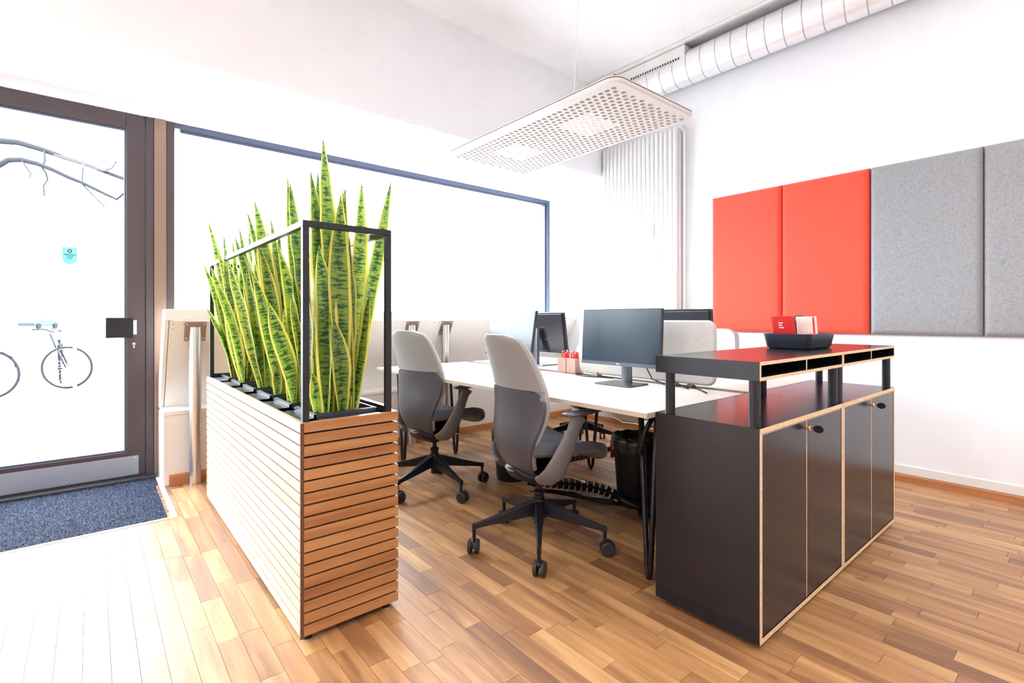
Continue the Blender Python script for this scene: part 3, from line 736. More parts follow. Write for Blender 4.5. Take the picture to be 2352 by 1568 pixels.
# top lid and its dark edge line
m = MB(); m.prism(rrect(LX0 + .001, LX1 - .001, LY0 + .001, LY1 - .001, 0.07), 2, LZ + 0.0245, LZ + 0.034); m.make('lamp_lid', M_LAMP, lamp)
m = MB(); m.prism(rrect(LX0 - .0015, LX1 + .0015, LY0 - .0015, LY1 + .0015, 0.071), 2, LZ + 0.0235, LZ + 0.0272); m.make('edge_seal', M_LAMPEDGE, lamp)
# dimple field: every cell a square with a round cup pressed upwards; alternate columns shifted half a cell
m = MB(); NSEG = 12; leds = []
def cup(cx, cy, hx, hy):
    r = min(hx, hy) * 0.80; b = len(m.v)
    sq = []
    for j in range(NSEG):
        a = 2 * PI * (j + 0.5) / NSEG; c_, s_ = math.cos(a), math.sin(a); k = 1 / max(abs(c_), abs(s_)); sq.append((cx + hx * c_ * k, cy + hy * s_ * k))
    m.v += [(x_, y_, LZ) for x_, y_ in sq]
    for rr, hh in ((r, 0.0), (r * 0.92, 0.010), (r * 0.55, 0.019)):
        m.v += [(cx + rr * math.cos(2 * PI * (j + 0.5) / NSEG), cy + rr * math.sin(2 * PI * (j + 0.5) / NSEG), LZ + hh) for j in range(NSEG)]
    for k in range(3):
        for j in range(NSEG): q = (j + 1) % NSEG; m.quad((b + k * NSEG + j, b + (k + 1) * NSEG + j, b + (k + 1) * NSEG + q, b + k * NSEG + q))
    m.quad([b + 3 * NSEG + j for j in range(NSEG)])
    return r
for i in range(NX):
    for j in range(NY):
        sh = cl / 2 if i % 2 else 0
        cx = gx0 + cw * (i + 0.5); cy = gy0 + cl * (j + 0.5) + sh
        if sh and j == NY - 1:
            m.box(cx - cw / 2, cx + cw / 2, gy1 - cl / 2, gy1, LZ, LZ + 0.001); continue
        if sh and j == 0: m.box(cx - cw / 2, cx + cw / 2, gy0, gy0 + cl / 2, LZ, LZ + 0.001)
        r = cup(cx, cy, cw / 2, cl / 2)
        if 4 <= i <= 10 and (7 <= j <= 12 or 22 <= j <= 27): leds.append((cx, cy, r))
m.make('dimple_field', M_LAMP, lamp, smooth=True, auto=50, kind='stuff')
for cx, cy, r in leds:
    MB().lathe([(0, 0.010), (r * 0.75, 0.011), (r * 0.80, 0.0145), (0, 0.0165)], (cx, cy, LZ), 10).make('led_lens', M_LED, lamp)
for (x_, y_) in ((LX0 + .05, LY0 + .05), (LX1 - .05, LY0 + .05), (LX0 + .05, LY1 - .05), (LX1 - .05, LY1 - .05)):
    MB().lathe([(0, 0), (0.006, 0), (0.006, 0.02), (0.002, 0.026), (0, 0.026)], (x_, y_, LZ + 0.034), 10).make('wire_gripper', M_BLACKM, lamp)
    MB().cyl((x_, y_, LZ + 0.05), (x_, y_, ZC), 0.0005, n=6).make('suspension_wire', M_TRIMW, lamp)
MB().tube([(2.30, 2.15, LZ + 0.035), (2.30, 2.14, LZ + 0.25), (2.29, 2.10, LZ + 0.7), (2.33, 2.05, LZ + 1.05), (2.38, 2.04, ZC)], 0.002, 6).make('power_cable', M_TRIMW, lamp, smooth=True)

# ------------------------------------------------------------------ outside
tag(MB().box(-60, 60, 4.5, 110, -0.30, -0.06).make('street_ground', M_ASPHALT), 'pale street surface beyond the shop door', kind='structure')
tag(MB().box(-60, 60, 12.9, 13.05, -0.062, 0.02).make('kerb', pm('kerb_stone', (0.13, 0.13, 0.14), 0.9)), 'kerb line across the street behind the bicycle', kind='structure')
def bicycle(loc, rz, label, steer=0.0):
    cs_, ss_ = math.cos(steer), math.sin(steer)
    def st_(mb, on=True):      # turn a front part about the steering axis
        if on and steer: mb.v = [(0.93 + (x - 0.93) * cs_ - y * ss_, (x - 0.93) * ss_ + y * cs_, z) for x, y, z in mb.v]
        return mb
    o = thing('bicycle', (0, 0, 0), label, 'bicycle', 'bicycles parked outside')
    R = 0.335
    for wx in (0.0, 1.05):
        w = MB()
        for k in range(2):
            pass
        prof = [(R + 0.018 * math.cos(a), 0.018 * math.sin(a)) for a in [2 * PI * q / 8 for q in range(8)]]
        w.lathe(prof, (wx, 0, R + 0.018), 36, 1, closed=True)
        wh = st_(w, wx > 0).make('wheel', M_TYRE, o, smooth=True)
        rm = [(R - 0.02 + 0.007 * math.cos(a), 0.007 * math.sin(a)) for a in [2 * PI * q / 6 for q in range(6)]]
        st_(MB().lathe(rm, (wx, 0, R + 0.018), 36, 1, closed=True), wx > 0).make('rim', M_STEEL, wh, smooth=True)
        s = MB()
        for q in range(16):
            a = 2 * PI * q / 16
            s.cyl((wx, 0.0, R + 0.018), (wx + (R - 0.02) * math.cos(a), 0, R + 0.018 + (R - 0.02) * math.sin(a)), 0.0016, n=4)
        st_(s, wx > 0).make('spokes', M_STEEL, wh)
    B = R + 0.018
    f = MB()
    for a, b, r in (((0.43, 0, 0.28), (0.33, 0, 0.80), .016), ((0.43, 0, 0.28), (0.86, 0, 0.72), .018), ((0.35, 0, 0.72), (0.84, 0, 0.80), .016),
                    ((0, 0.03, B), (0.35, 0.01, 0.72), .009), ((0, -0.03, B), (0.35, -0.01, 0.72), .009), ((0, 0.04, B), (0.43, 0.02, 0.28), .009), ((0, -0.04, B), (0.43, -0.02, 0.28), .009)):
        f.cyl(a, b, r, n=8)
    f.make('frame', M_BIKE, o, smooth=True)
    f = MB(); f.tube([(1.05, 0.05, B), (0.95, 0.05, 0.62), (0.90, 0.0, 0.68), (0.82, 0, 0.92)], 0.013, 8); f.tube([(1.05, -0.05, B), (0.95, -0.05, 0.62), (0.90, 0.0, 0.68)], 0.011, 8)
    st_(f).make('fork', M_BIKE, o, smooth=True)
    st_(MB().tube([(0.72, 0.30, 0.99), (0.84, 0.22, 0.99), (0.87, 0, 0.94), (0.84, -0.22, 0.99), (0.72, -0.30, 0.99)], 0.012, 8)).make('handlebar', M_BIKE, o, smooth=True)
    f = MB(); f.tube([(0.33, 0, 0.78), (0.30, 0, 0.93)], 0.012, 8); f.make('seat_post', M_STEEL, o)
    f = MB(); f.tube([(0.16, 0, 0.945), (0.22, 0, 0.96), (0.32, 0, 0.955), (0.45, 0, 0.96)], [(0.05, 0.015), (0.075, 0.026), (0.045, 0.022), (0.015, 0.012)], 12); f.make('saddle', M_BLACKP, o, smooth=True)
    f = MB(); f.tube([(-0.30, 0, 0.45), (-0.26, 0, 0.60), (-0.12, 0, 0.70), (0.05, 0, 0.73), (0.2, 0, 0.68)], [(0.024, 0.004)] * 5, 8); f.make('mudguard', M_BIKE, o, smooth=True)
    f = MB(); f.lathe([(0, -0.01), (0.085, -0.01), (0.085, 0.01), (0, 0.01)], (0.43, 0.05, 0.28), 20, 1); f.cyl((0.43, 0.06, 0.28), (0.50, 0.07, 0.13), 0.009, n=6); f.cyl((0.43, -0.06, 0.28), (0.36, -0.07, 0.43), 0.009, n=6); f.make('crank', M_STEEL, o)
    o.location = loc; o.rotation_euler = (0, 0, rz)
    return o
def bike_by_wheel(wx, wy, rz, label):
    return bicycle((wx, wy, -0.06), rz, label)
bicycle((-0.413, 12.12, -0.06), math.radians(-90), 'bicycle parked at a stand outside the door, its turned front wheel seen whole', steer=math.radians(70))
bike_by_wheel(-1.12, 10.4, math.radians(160), 'bicycle outside cut by the left edge of the photo')
bs = thing('bicycle_stand', (0.0, 0.0, 0.0), 'slim bent steel bicycle stand beside the parked bicycle', 'stand')
bs.location = (-0.20, 10.9, -0.06); SHIFT[bs.name] = Vector((-0.20, 10.9, -0.06))
MB().tube([(-0.20, 10.8, -0.06), (-0.20, 10.8, 0.85), (-0.20, 10.84, 0.92), (-0.20, 11.0, 0.92), (-0.20, 11.05, 0.85), (-0.20, 11.05, -0.06)], 0.024, 10).make('hoop', M_STEEL, bs, smooth=True)
for yy in (10.8, 11.05):
    MB().lathe([(0, 0), (0.05, 0), (0.05, 0.008), (0, 0.008)], (-0.20, yy, -0.06), 14).make('foot_plate', M_STEELD, bs)

def branch_tree():
    o = thing('bare_tree', (-5.2, 9.4, -0.06), 'bare winter tree whose grey branches reach across the view through the door', 'tree')
    rt_ = random.Random(3)
    MB().tube([(-5.2, 9.4, -0.06), (-5.25, 9.35, 1.2), (-5.15, 9.4, 2.4), (-4.9, 9.3, 3.4), (-4.8, 9.2, 5.0)], [.17, .14, .12, .09, .06], 12).make('trunk', M_BARK, o, smooth=True)
    def ray(u, v, d):
        k = (u - 1176) / 1155.0
        return (d * (0.6421 + 0.7666 * k), d * (0.7666 - 0.6421 * k), CAM_H + d * (732 - v) / 1155.0)
    return o, rt_
tree, _r = branch_tree()
tree.location = (-5.2, 9.4, -0.06)
for i, (pts, a, b) in enumerate([
    ([(-5.0, 9.6, 3.2), (-3.6, 12.0, 3.9), (-2.44, 13.78, 4.23), (-1.61, 13.16, 4.31), (-1.26, 12.93, 4.32), (-1.02, 12.79, 4.31), (-0.69, 12.58, 4.2), (-0.36, 12.37, 4.06), (-0.05, 12.18, 3.95), (0.23, 12.01, 3.82), (0.57, 11.78, 3.67), (1.01, 11.48, 3.49)], .065, .022),
    ([(-5.0, 9.5, 2.8), (-3.4, 11.6, 3.1), (-2.1, 12.98, 3.42), (-1.48, 12.53, 3.59), (-1.2, 12.36, 3.77), (-1.1, 12.33, 3.86), (-0.93, 12.25, 3.88), (-0.73, 12.15, 3.83), (-0.52, 12.05, 3.74), (-0.29, 11.92, 3.61), (-0.11, 11.83, 3.53), (0.13, 11.7, 3.39), (0.36, 11.57, 3.26), (0.51, 11.51, 3.43), (0.86, 11.28, 3.74)], .055, .014),
    ([(-0.65, 12.5, 4.15), (-0.63, 12.3, 3.94), (-0.66, 12.2, 3.78), (-0.61, 12.19, 3.69), (-0.59, 12.23, 3.59), (-0.65, 12.3, 3.48), (-0.64, 12.35, 3.31)], .016, .008),
    ([(-0.10, 12.1, 3.95), (-0.12, 11.95, 3.67), (-0.11, 11.83, 3.53)], .013, .008),
    ([(0.18, 11.98, 3.83), (0.3, 11.8, 3.87), (0.36, 11.7, 3.98)], .02, .009),
    ([(-0.93, 12.2, 3.88), (-0.8, 12.1, 3.62), (-0.82, 12.1, 3.55)], .012, .006),
    ([(-0.11, 11.83, 3.5), (0.18, 11.5, 3.1), (0.23, 11.4, 3.07)], .012, .006)]):
    k = len(pts)
    MB().tube(pts, [1.15 * (a + (b - a) * q / (k - 1)) for q in range(k)], 8).make('branch', M_BARK, tree, smooth=True)
def far_tree(loc, brs, label):
    o = thing('bare_tree', loc, label, 'tree', 'bare trees across the street')
    for i, (pts, a, b) in enumerate(brs):
        k = len(pts)
        MB().tube(pts, [a + (b - a) * q / (k - 1) for q in range(k)], 7).make('trunk' if i == 0 else 'branch', M_BARKF, o, smooth=True)
M_BARKF = pm('pale_plane_bark', (0.15, 0.15, 0.16), 0.9, bump=(12, 0.6, 0.01))
far_tree((12.37, 20.95, -0.06), [([(12.37, 20.95, -0.06), (12.39, 20.99, 1.77), (12.42, 21.03, 2.92)], .09, .06), ([(12.42, 21.03, 2.9), (12.0, 21.32, 3.02), (11.33, 21.81, 2.7)], .045, .02),
    ([(12.42, 21.03, 2.92), (12.85, 20.74, 3.34), (13.52, 20.25, 3.87)], .05, .02), ([(12.42, 21.03, 2.91), (12.36, 21.02, 3.64), (12.18, 21.24, 4.06)], .04, .02),
    ([(12.4, 21.0, 2.8), (12.63, 20.79, 2.39), (13.14, 20.43, 1.98)], .04, .02), ([(12.4, 21.0, 2.85), (11.92, 21.39, 1.97)], .03, .02)], 'faint bare tree far beyond the big window, right of the plant box')
far_tree((2.46, 18.81, -0.06), [([(2.46, 18.81, -0.06), (2.44, 18.89, 3.49), (2.31, 19.06, 3.78), (2.11, 19.3, 4.06)], .07, .02), ([(2.44, 18.83, 3.21), (2.73, 18.65, 3.7), (2.9, 18.57, 3.85)], .04, .01),
    ([(2.43, 18.9, 3.5), (2.2, 18.7, 4.6), (1.9, 17.9, 5.3), (2.2, 17.7, 5.4), (2.4, 17.6, 5.2)], .03, .01)], 'faint bare tree beyond the window, just right of the bronze mullion')

def facade(X0, X1, Y, H, cols, rows, label):
    o = thing('building', ((X0 + X1) / 2, Y, -0.06), label, 'building', 'houses across the street')
    MB().box(X0, X1, Y, Y + 6, -0.06, H).make('wall', M_FACADE, o)
    MB().box(X0 - .2, X1 + .2, Y - 0.3, Y + 6, H, H + 0.3).make('cornice', M_FACADE, o)
    for r in range(rows):
        for c in range(cols):
            cx = X0 + (X1 - X0) * (c + 0.5) / cols; z = 1.0 + r * 3.2
            if z + 1.8 > H: continue
            f = MB().box(cx - 0.6, cx + 0.6, Y - 0.06, Y, z, z + 1.7).make('window', M_FACADE, o)
            for s_ in (-1, 1):
                MB().box(cx + s_ * 0.28 - 0.24, cx + s_ * 0.28 + 0.24, Y - 0.075, Y - 0.06, z + 0.08, z + 1.62).make('pane', M_FWIN, f)
M_FWIN = pm('facade_pane_pale', (0.20, 0.21, 0.23), 0.5)
facade(-18, 0.5, 88, 8, 5, 2, 'pale house far down the view through the glass door')
facade(4, 20, 44, 8, 6, 2, 'pale house across the street beyond the big window')

car = thing('car', (-2.9, 50, -0.06), 'small dark car parked far away across the street, seen through the door', 'car')
sec = [(-2.0, .35), (-2.05, .75), (-1.6, .92), (-1.0, .98), (-0.55, 1.42), (0.8, 1.45), (1.45, 1.0), (2.0, .85), (2.05, .35)]
MB().prism([(-2.9 + a, z - 0.06) for a, z in sec], 1, 49.2, 50.8).make('car_body', M_CAR, car, bevel=0.08)
MB().prism([(-2.9 + a, z - 0.06) for a, z in [(-0.9, 1.0), (-0.5, 1.36), (0.75, 1.38), (1.2, 1.02)]], 1, 49.16, 49.2).make('side_window', M_FWIN, car)
for a in (-1.3, 1.3):
    MB().lathe([(0, -0.1), (0.3, -0.1), (0.32, 0.0), (0.3, 0.1), (0, 0.1)], (-2.9 + a, 49.2, 0.26), 20, 1).make('wheel', M_TYRE, car)
car.rotation_euler = (0, 0, math.radians(60)); car.location = (-4.6, 80, -0.06)

# ------------------------------------------------------------------ plant box
PX0, PX1, PY0, PY1, PZ0, PZ1 = 0.541, 0.902, 1.754, 3.545, 0.018, 0.748
box_ = thing('planter_box', ((PX0 + PX1) / 2, (PY0 + PY1) / 2, 0), 'tall oak-slatted plant box with a black steel frame on top', 'planter')
NS = 18; pitch = (PZ1 - PZ0) / NS; gap = 0.0065; rs = random.Random(21)
core = MB(); a_, b_, c_, d_ = PX0 + 0.018, PX1 - 0.018, PY0 + 0.018, PY1 - 0.018
for q in ((a_, b_, c_, c_ + .006), (a_, b_, d_ - .006, d_), (a_, a_ + .006, c_, d_), (b_ - .006, b_, c_, d_)): core.box(*q, PZ0 + 0.012, PZ1 - 0.012)
core.box(a_, b_, c_, d_, PZ0 + 0.006, PZ0 + 0.012); core.make('inner_box', M_BLACKM, box_)
tints = [0.52, 0.30, 0.50, 0.10, 0.58, 0.62, 0.44, 0.36, 0.30, 0.50, 0.60, 0.54, 0.40, 0.26, 0.22, 0.34, 0.56, 0.5]
for k in range(NS):
    z1 = PZ1 - k * pitch; z0 = z1 - pitch + gap
    t = tints[k]
    MB().box(PX0 + 0.012, PX1, PY0, PY0 + 0.017, z0, z1).make('slat', M_SLAT, box_, bevel=0.0012, bseg=1, tint=(0.2 + 0.5 * t, rs.random(), rs.random()))
    MB().box(PX0, PX0 + 0.017, PY0 + 0.006, PY1 - 0.0175, z0, z1).make('slat', M_SLATL_GLARE, box_, bevel=0.0012, bseg=1, tint=(0.25 + 0.5 * rs.random(), rs.random(), rs.random()))
    MB().box(PX1 - 0.017, PX1, PY0 + 0.0175, PY1 - 0.0175, z0, z1).make('slat', M_SLATL_GLARE, box_, tint=(0.25 + 0.5 * rs.random(), rs.random(), rs.random()))
    MB().box(PX0, PX1, PY1 - 0.017, PY1, z0, z1).make('slat', M_SLAT, box_, tint=(0.25 + 0.5 * rs.random(), rs.random(), rs.random()))
MB().box(PX0 + 0.0005, PX0 + 0.012, PY0 + 0.001, PY0 + 0.006, PZ0, PZ1 - 0.003).make('corner_strip', pm('corner_batten', (0.13, 0.045, 0.02), 0.7), box_)
# top plate with six openings
TY = [1.818 + 0.2875 * k for k in range(6)]; TL = 0.215; TX0, TX1 = 0.612, 0.838
m = MB(); ys = [PY0 + 0.0175]
for y in TY: ys += [y, y + TL]
ys.append(PY1 - 0.0175)
for a, b in zip(ys[0::2], ys[1::2]): m.box(PX0 + 0.0175, PX1 - 0.0175, a, b, PZ1 - 0.010, PZ1 - 0.001)
m.box(PX0 + 0.0175, TX0, PY0 + 0.0175, PY1 - 0.0175, PZ1 - 0.010, PZ1 - 0.001); m.box(TX1, PX1 - 0.0175, PY0 + 0.0175, PY1 - 0.0175, PZ1 - 0.010, PZ1 - 0.001)
m.make('top_plate', M_TRAY, box_)
for (x, y) in ((PX0 + 0.03, PY0 + 0.03), (PX1 - 0.035, PY0 + 0.03), (PX0 + 0.03, PY1 - 0.03), (PX1 - 0.035, PY1 - 0.03)):
    ft = MB().lathe([(0.013, 0.004), (0.013, 0.022)], (x, y, 0), 16).make('foot', M_BLACKM, box_)
    MB().lathe([(0, 0), (0.017, 0), (0.017, 0.004), (0.012, 0.006), (0, 0.006)], (x, y, 0), 18).make('foot_glide', M_CHROME, ft)
# steel frame
FZ0, FZ1, T = PZ1 - 0.001, 1.437, 0.022
FX0, FX1, FY0, FY1 = PX0 + 0.010, PX1 - 0.024, PY0 + 0.008, PY1 - 0.03
for x in (FX0, FX1 - T):
    for y in (FY0, FY1 - T):
        MB().box(x, x + T, y, y + T, FZ0, FZ1 - T).make('frame_post', M_BLACKM, box_, bevel=0.0015)
for y in (FY0, FY1 - T): MB().box(FX0, FX1, y, y + T, FZ1 - T, FZ1).make('frame_rail', M_BLACKM, box_, bevel=0.0015)
for x in (FX0, FX1 - T): MB().box(x, x + T, FY0 + T, FY1 - T, FZ1 - T, FZ1).make('frame_rail', M_BLACKM, box_, bevel=0.0015)
MB().box(FX1 - T, FX1, FY0 + T, FY1 - T, FZ0, FZ0 + T).make('frame_rail', M_BLACKM, box_, bevel=0.0015)
MB().box(FX0 + T, FX1 - T, FY1 - T, FY1, FZ0, FZ0 + T).make('frame_rail', M_BLACKM, box_, bevel=0.0015)

LEAVES = [
 [(0.709,1.928,0.668,1.91,1.782,0.055), (0.741,1.966,0.745,1.96,1.724,0.05), (0.703,1.971,0.642,1.97,1.673,0.05), (0.692,1.959,0.672,1.98,1.674,0.042), (0.759,1.96,0.784,1.97,1.63,0.045), (0.779,1.927,0.846,1.95,1.656,0.052), (0.794,1.92,0.965,1.93,1.676,0.042), (0.72,1.879,0.707,1.84,1.563,0.062), (0.683,1.883,0.646,1.87,1.372,0.06), (0.677,1.899,0.606,1.85,1.322,0.045), (0.773,1.892,0.84,1.89,1.19,0.05), (0.718,1.85,0.68,1.82,1.103,0.055), (0.746,1.903,0.774,1.91,1.418,0.045), (0.707,1.981,0.716,1.99,1.55,0.04), (0.696,1.955,0.666,1.99,1.416,0.045), (0.779,1.975,0.837,1.98,1.406,0.04), (0.691,1.995,0.692,1.947,1.277,0.049), (0.756,1.995,0.75,1.973,1.433,0.037), (0.668,1.869,0.647,1.79,1.173,0.045), (0.699,1.903,0.681,1.874,1.4,0.042), (0.758,1.868,0.72,1.908,1.469,0.048), (0.648,1.97,0.611,1.892,1.201,0.036), (0.674,1.994,0.674,2.062,1.126,0.049), (0.7,1.91,0.718,1.847,1.271,0.046), (0.773,1.98,0.855,1.915,1.056,0.04), (0.743,1.989,0.804,1.996,1.19,0.04), (0.694,1.916,0.666,1.888,0.837,0.032), (0.667,1.926,0.67,1.91,0.919,0.024), (0.741,1.864,0.735,1.862,0.871,0.031), (0.646,1.891,0.616,1.861,0.905,0.031), (0.747,1.867,0.742,1.861,0.84,0.03)],
 [(0.688,2.215,0.636,2.217,1.673,0.058), (0.711,2.261,0.641,2.267,1.714,0.03), (0.71,2.185,0.64,2.167,1.285,0.045), (0.656,2.172,0.529,2.127,1.168,0.052), (0.686,2.149,0.615,2.117,1.208,0.03), (0.712,2.221,0.696,2.247,1.423,0.045), (0.711,2.225,0.695,2.197,1.27,0.04), (0.694,2.222,0.596,2.217,1.41,0.045), (0.724,2.211,0.723,2.217,1.16,0.045), (0.704,2.238,0.699,2.267,1.539,0.04), (0.77,2.268,0.832,2.312,1.199,0.045), (0.751,2.253,0.792,2.218,1.2,0.042), (0.768,2.244,0.848,2.268,1.169,0.044), (0.647,2.224,0.621,2.218,1.15,0.047), (0.749,2.259,0.78,2.297,1.193,0.047), (0.701,2.265,0.709,2.341,1.423,0.049), (0.728,2.221,0.77,2.291,1.113,0.042), (0.756,2.248,0.735,2.293,1.361,0.044), (0.751,2.206,0.8,2.228,1.314,0.046), (0.649,2.169,0.622,2.124,1.234,0.045), (0.747,2.214,0.725,2.211,0.872,0.023), (0.694,2.202,0.657,2.184,0.847,0.026), (0.744,2.17,0.776,2.17,0.851,0.026), (0.687,2.184,0.714,2.169,0.84,0.022), (0.744,2.209,0.731,2.186,0.879,0.032)],
 [(0.68,2.501,0.568,2.504,1.64,0.055), (0.671,2.534,0.544,2.544,1.594,0.04), (0.695,2.52,0.65,2.554,1.583,0.035), (0.68,2.483,0.587,2.464,1.432,0.048), (0.711,2.511,0.646,2.484,1.385,0.045), (0.665,2.45,0.544,2.424,1.314,0.045), (0.724,2.514,0.687,2.554,1.54,0.04), (0.683,2.549,0.638,2.574,1.517,0.035), (0.716,2.49,0.689,2.504,1.288,0.04), (0.746,2.559,0.75,2.515,1.205,0.039), (0.801,2.487,0.896,2.502,1.463,0.039), (0.802,2.503,0.826,2.581,1.223,0.042), (0.691,2.501,0.685,2.492,1.094,0.039), (0.77,2.55,0.801,2.514,1.046,0.049), (0.77,2.468,0.756,2.547,1.158,0.039), (0.742,2.5,0.765,2.539,1.324,0.037), (0.767,2.476,0.772,2.444,1.275,0.043), (0.719,2.485,0.727,2.41,1.368,0.039), (0.718,2.562,0.719,2.485,1.431,0.047), (0.713,2.458,0.723,2.439,0.894,0.031), (0.706,2.473,0.681,2.461,0.907,0.03), (0.651,2.437,0.646,2.426,0.893,0.03), (0.795,2.493,0.799,2.473,0.873,0.025), (0.666,2.457,0.632,2.448,0.903,0.03)],
 [(0.682,2.816,0.577,2.821,1.565,0.03), (0.663,2.8,0.589,2.791,1.514,0.042), (0.678,2.811,0.55,2.791,1.514,0.045), (0.7,2.755,0.636,2.761,1.476,0.045), (0.665,2.732,0.503,2.711,1.391,0.045), (0.684,2.779,0.596,2.741,1.362,0.04), (0.715,2.806,0.679,2.841,1.535,0.035), (0.686,2.844,0.63,2.851,1.62,0.03), (0.669,2.806,0.595,2.826,1.222,0.036), (0.662,2.774,0.572,2.786,1.072,0.046), (0.786,2.74,0.8,2.756,1.23,0.042), (0.795,2.773,0.861,2.718,1.065,0.044), (0.726,2.848,0.741,2.811,1.284,0.043), (0.686,2.826,0.618,2.784,1.267,0.041), (0.763,2.746,0.804,2.68,1.354,0.045), (0.66,2.738,0.589,2.799,1.301,0.042), (0.697,2.833,0.707,2.761,1.053,0.037), (0.797,2.816,0.795,2.892,1.138,0.045), (0.78,2.78,0.768,2.77,0.886,0.025), (0.744,2.763,0.715,2.73,0.865,0.028), (0.777,2.756,0.778,2.733,0.907,0.028), (0.766,2.759,0.728,2.751,0.839,0.022), (0.791,2.753,0.751,2.734,0.898,0.031)],
 [(0.667,3.075,0.548,3.078,1.553,0.045), (0.678,3.08,0.593,3.108,1.533,0.03), (0.645,3.076,0.525,3.098,1.492,0.035), (0.651,3.043,0.481,3.028,1.378,0.035), (0.698,3.046,0.615,3.048,1.412,0.04), (0.693,3.093,0.656,3.118,1.494,0.035), (0.669,3.039,0.595,3.028,1.269,0.04), (0.683,3.075,0.708,3.055,1.054,0.049), (0.755,3.102,0.827,3.041,1.248,0.045), (0.692,3.102,0.631,3.055,1.361,0.035), (0.682,3.019,0.713,2.997,1.216,0.04), (0.72,3.048,0.743,2.994,1.362,0.039), (0.753,3.14,0.761,3.216,1.324,0.035), (0.655,3.117,0.558,3.125,1.22,0.05), (0.728,3.057,0.678,3.121,1.081,0.042), (0.795,3.016,0.783,2.999,1.147,0.036), (0.686,3.065,0.609,2.991,1.175,0.05), (0.67,3.037,0.673,3.034,0.866,0.025), (0.658,3.035,0.666,3,0.913,0.024), (0.643,3.035,0.649,3.02,0.874,0.028), (0.763,3.005,0.759,2.972,0.858,0.024), (0.66,3.053,0.681,3.02,0.838,0.025)],
 [(0.644,3.348,0.521,3.365,1.678,0.035), (0.647,3.33,0.493,3.335,1.418,0.04), (0.653,3.332,0.499,3.305,1.169,0.035), (0.663,3.359,0.569,3.385,1.541,0.032), (0.684,3.347,0.592,3.365,1.438,0.04), (0.683,3.374,0.632,3.395,1.47,0.035), (0.658,3.319,0.544,3.315,1.305,0.035), (0.712,3.339,0.711,3.402,1.371,0.045), (0.767,3.375,0.83,3.4,1.235,0.049), (0.761,3.393,0.821,3.374,1.158,0.037), (0.656,3.319,0.635,3.284,1.156,0.036), (0.767,3.373,0.739,3.314,1.052,0.04), (0.783,3.428,0.785,3.417,1.309,0.04), (0.698,3.297,0.721,3.333,1.297,0.036), (0.73,3.319,0.726,3.389,1.352,0.047), (0.664,3.339,0.623,3.329,1.443,0.042), (0.768,3.426,0.85,3.441,1.274,0.037), (0.778,3.331,0.817,3.33,0.835,0.028), (0.722,3.294,0.699,3.283,0.865,0.024), (0.736,3.336,0.715,3.322,0.898,0.024), (0.807,3.298,0.816,3.282,0.906,0.023), (0.781,3.326,0.755,3.322,0.833,0.029)],
]
# each entry: base x, base y, tip x, tip y, tip z, width
def leaf(rr, bx, by, tx, ty, tz, w, parent):
    z0 = PZ1 - 0.025
    w *= 1.3
    p0 = Vector((bx, by, z0)); p1 = Vector((tx, ty, tz)); L = (p1 - p0).length
    ax = (p1 - p0).normalized()
    # face direction: mostly towards the reader side of the box, random turn
    ang = rr.gauss(-1.80, 0.65); tw = rr.uniform(-0.5, 0.5)
    lean = Vector((tx - bx, ty - by, 0)); ph = rr.uniform(0, 6.28); wav = 0.010 * min(1, L / 0.6); tint = rr.random()
    bow = rr.uniform(0.008, 0.03) * L / 0.7
    nv = max(10, int(L / 0.045)); m = MB()
    def fn(u, v):
        s_ = v
        base = p0.lerp(p1, s_)
        a = ang + tw * s_
        n_ = Vector((math.cos(a), math.sin(a), 0)); side = ax.cross(n_).normalized(); n_ = side.cross(ax).normalized()
        # stays upright first, then leans out
        base = base - lean * (math.sin(PI * s_) * 0.10) + n_ * (bow * math.sin(PI * s_))
        base = base + side * (wav * 0.5 * math.sin(ph + s_ * 9) * s_)
        prof_ = (0.42 + 0.58 * math.sin(min(1, s_ / 0.6) * PI / 2)) if s_ < 0.6 else max(0.0, 1 - ((s_ - 0.6) / 0.4) ** 1.9)
        hw = w / 2 * prof_ * (1 if s_ < 0.999 else 0.0) + 0.0006
        q = (u - 0.5) * 2
        fold = 0.45 * (1 - 0.6 * s_)
        edge_w = 0.10 * math.sin(ph * 2 + s_ * L * 38 + (1.7 if q > 0 else 0)) * abs(q) * (0.4 + s_)
        return base + side * (q * hw) + n_ * (abs(q) ** 1.6 * hw * fold + hw * edge_w)
    nu = 6
    m.grid(fn, nu, nv)
    o = m.make('leaf', M_LEAF, parent, smooth=True, tint=(tint, tint, tint))
    uvl = o.data.uv_layers.new(name='UVMap')
    for poly in o.data.polygons:
        for li, vi in zip(poly.loop_indices, poly.vertices):
            j, i = divmod(vi, nu + 1); uvl.data[li].uv = (i / nu, j / nv * L)
    return o
PLAB = ['snake plant at the near end of the plant box, with the tallest leaves',
        'second snake plant from the near end of the plant box', 'third snake plant from the near end of the plant box',
        'fourth snake plant from the near end of the plant box', 'fifth snake plant from the near end, next to the last one',
        'snake plant at the far end of the plant box, one leaf leaning past the frame']
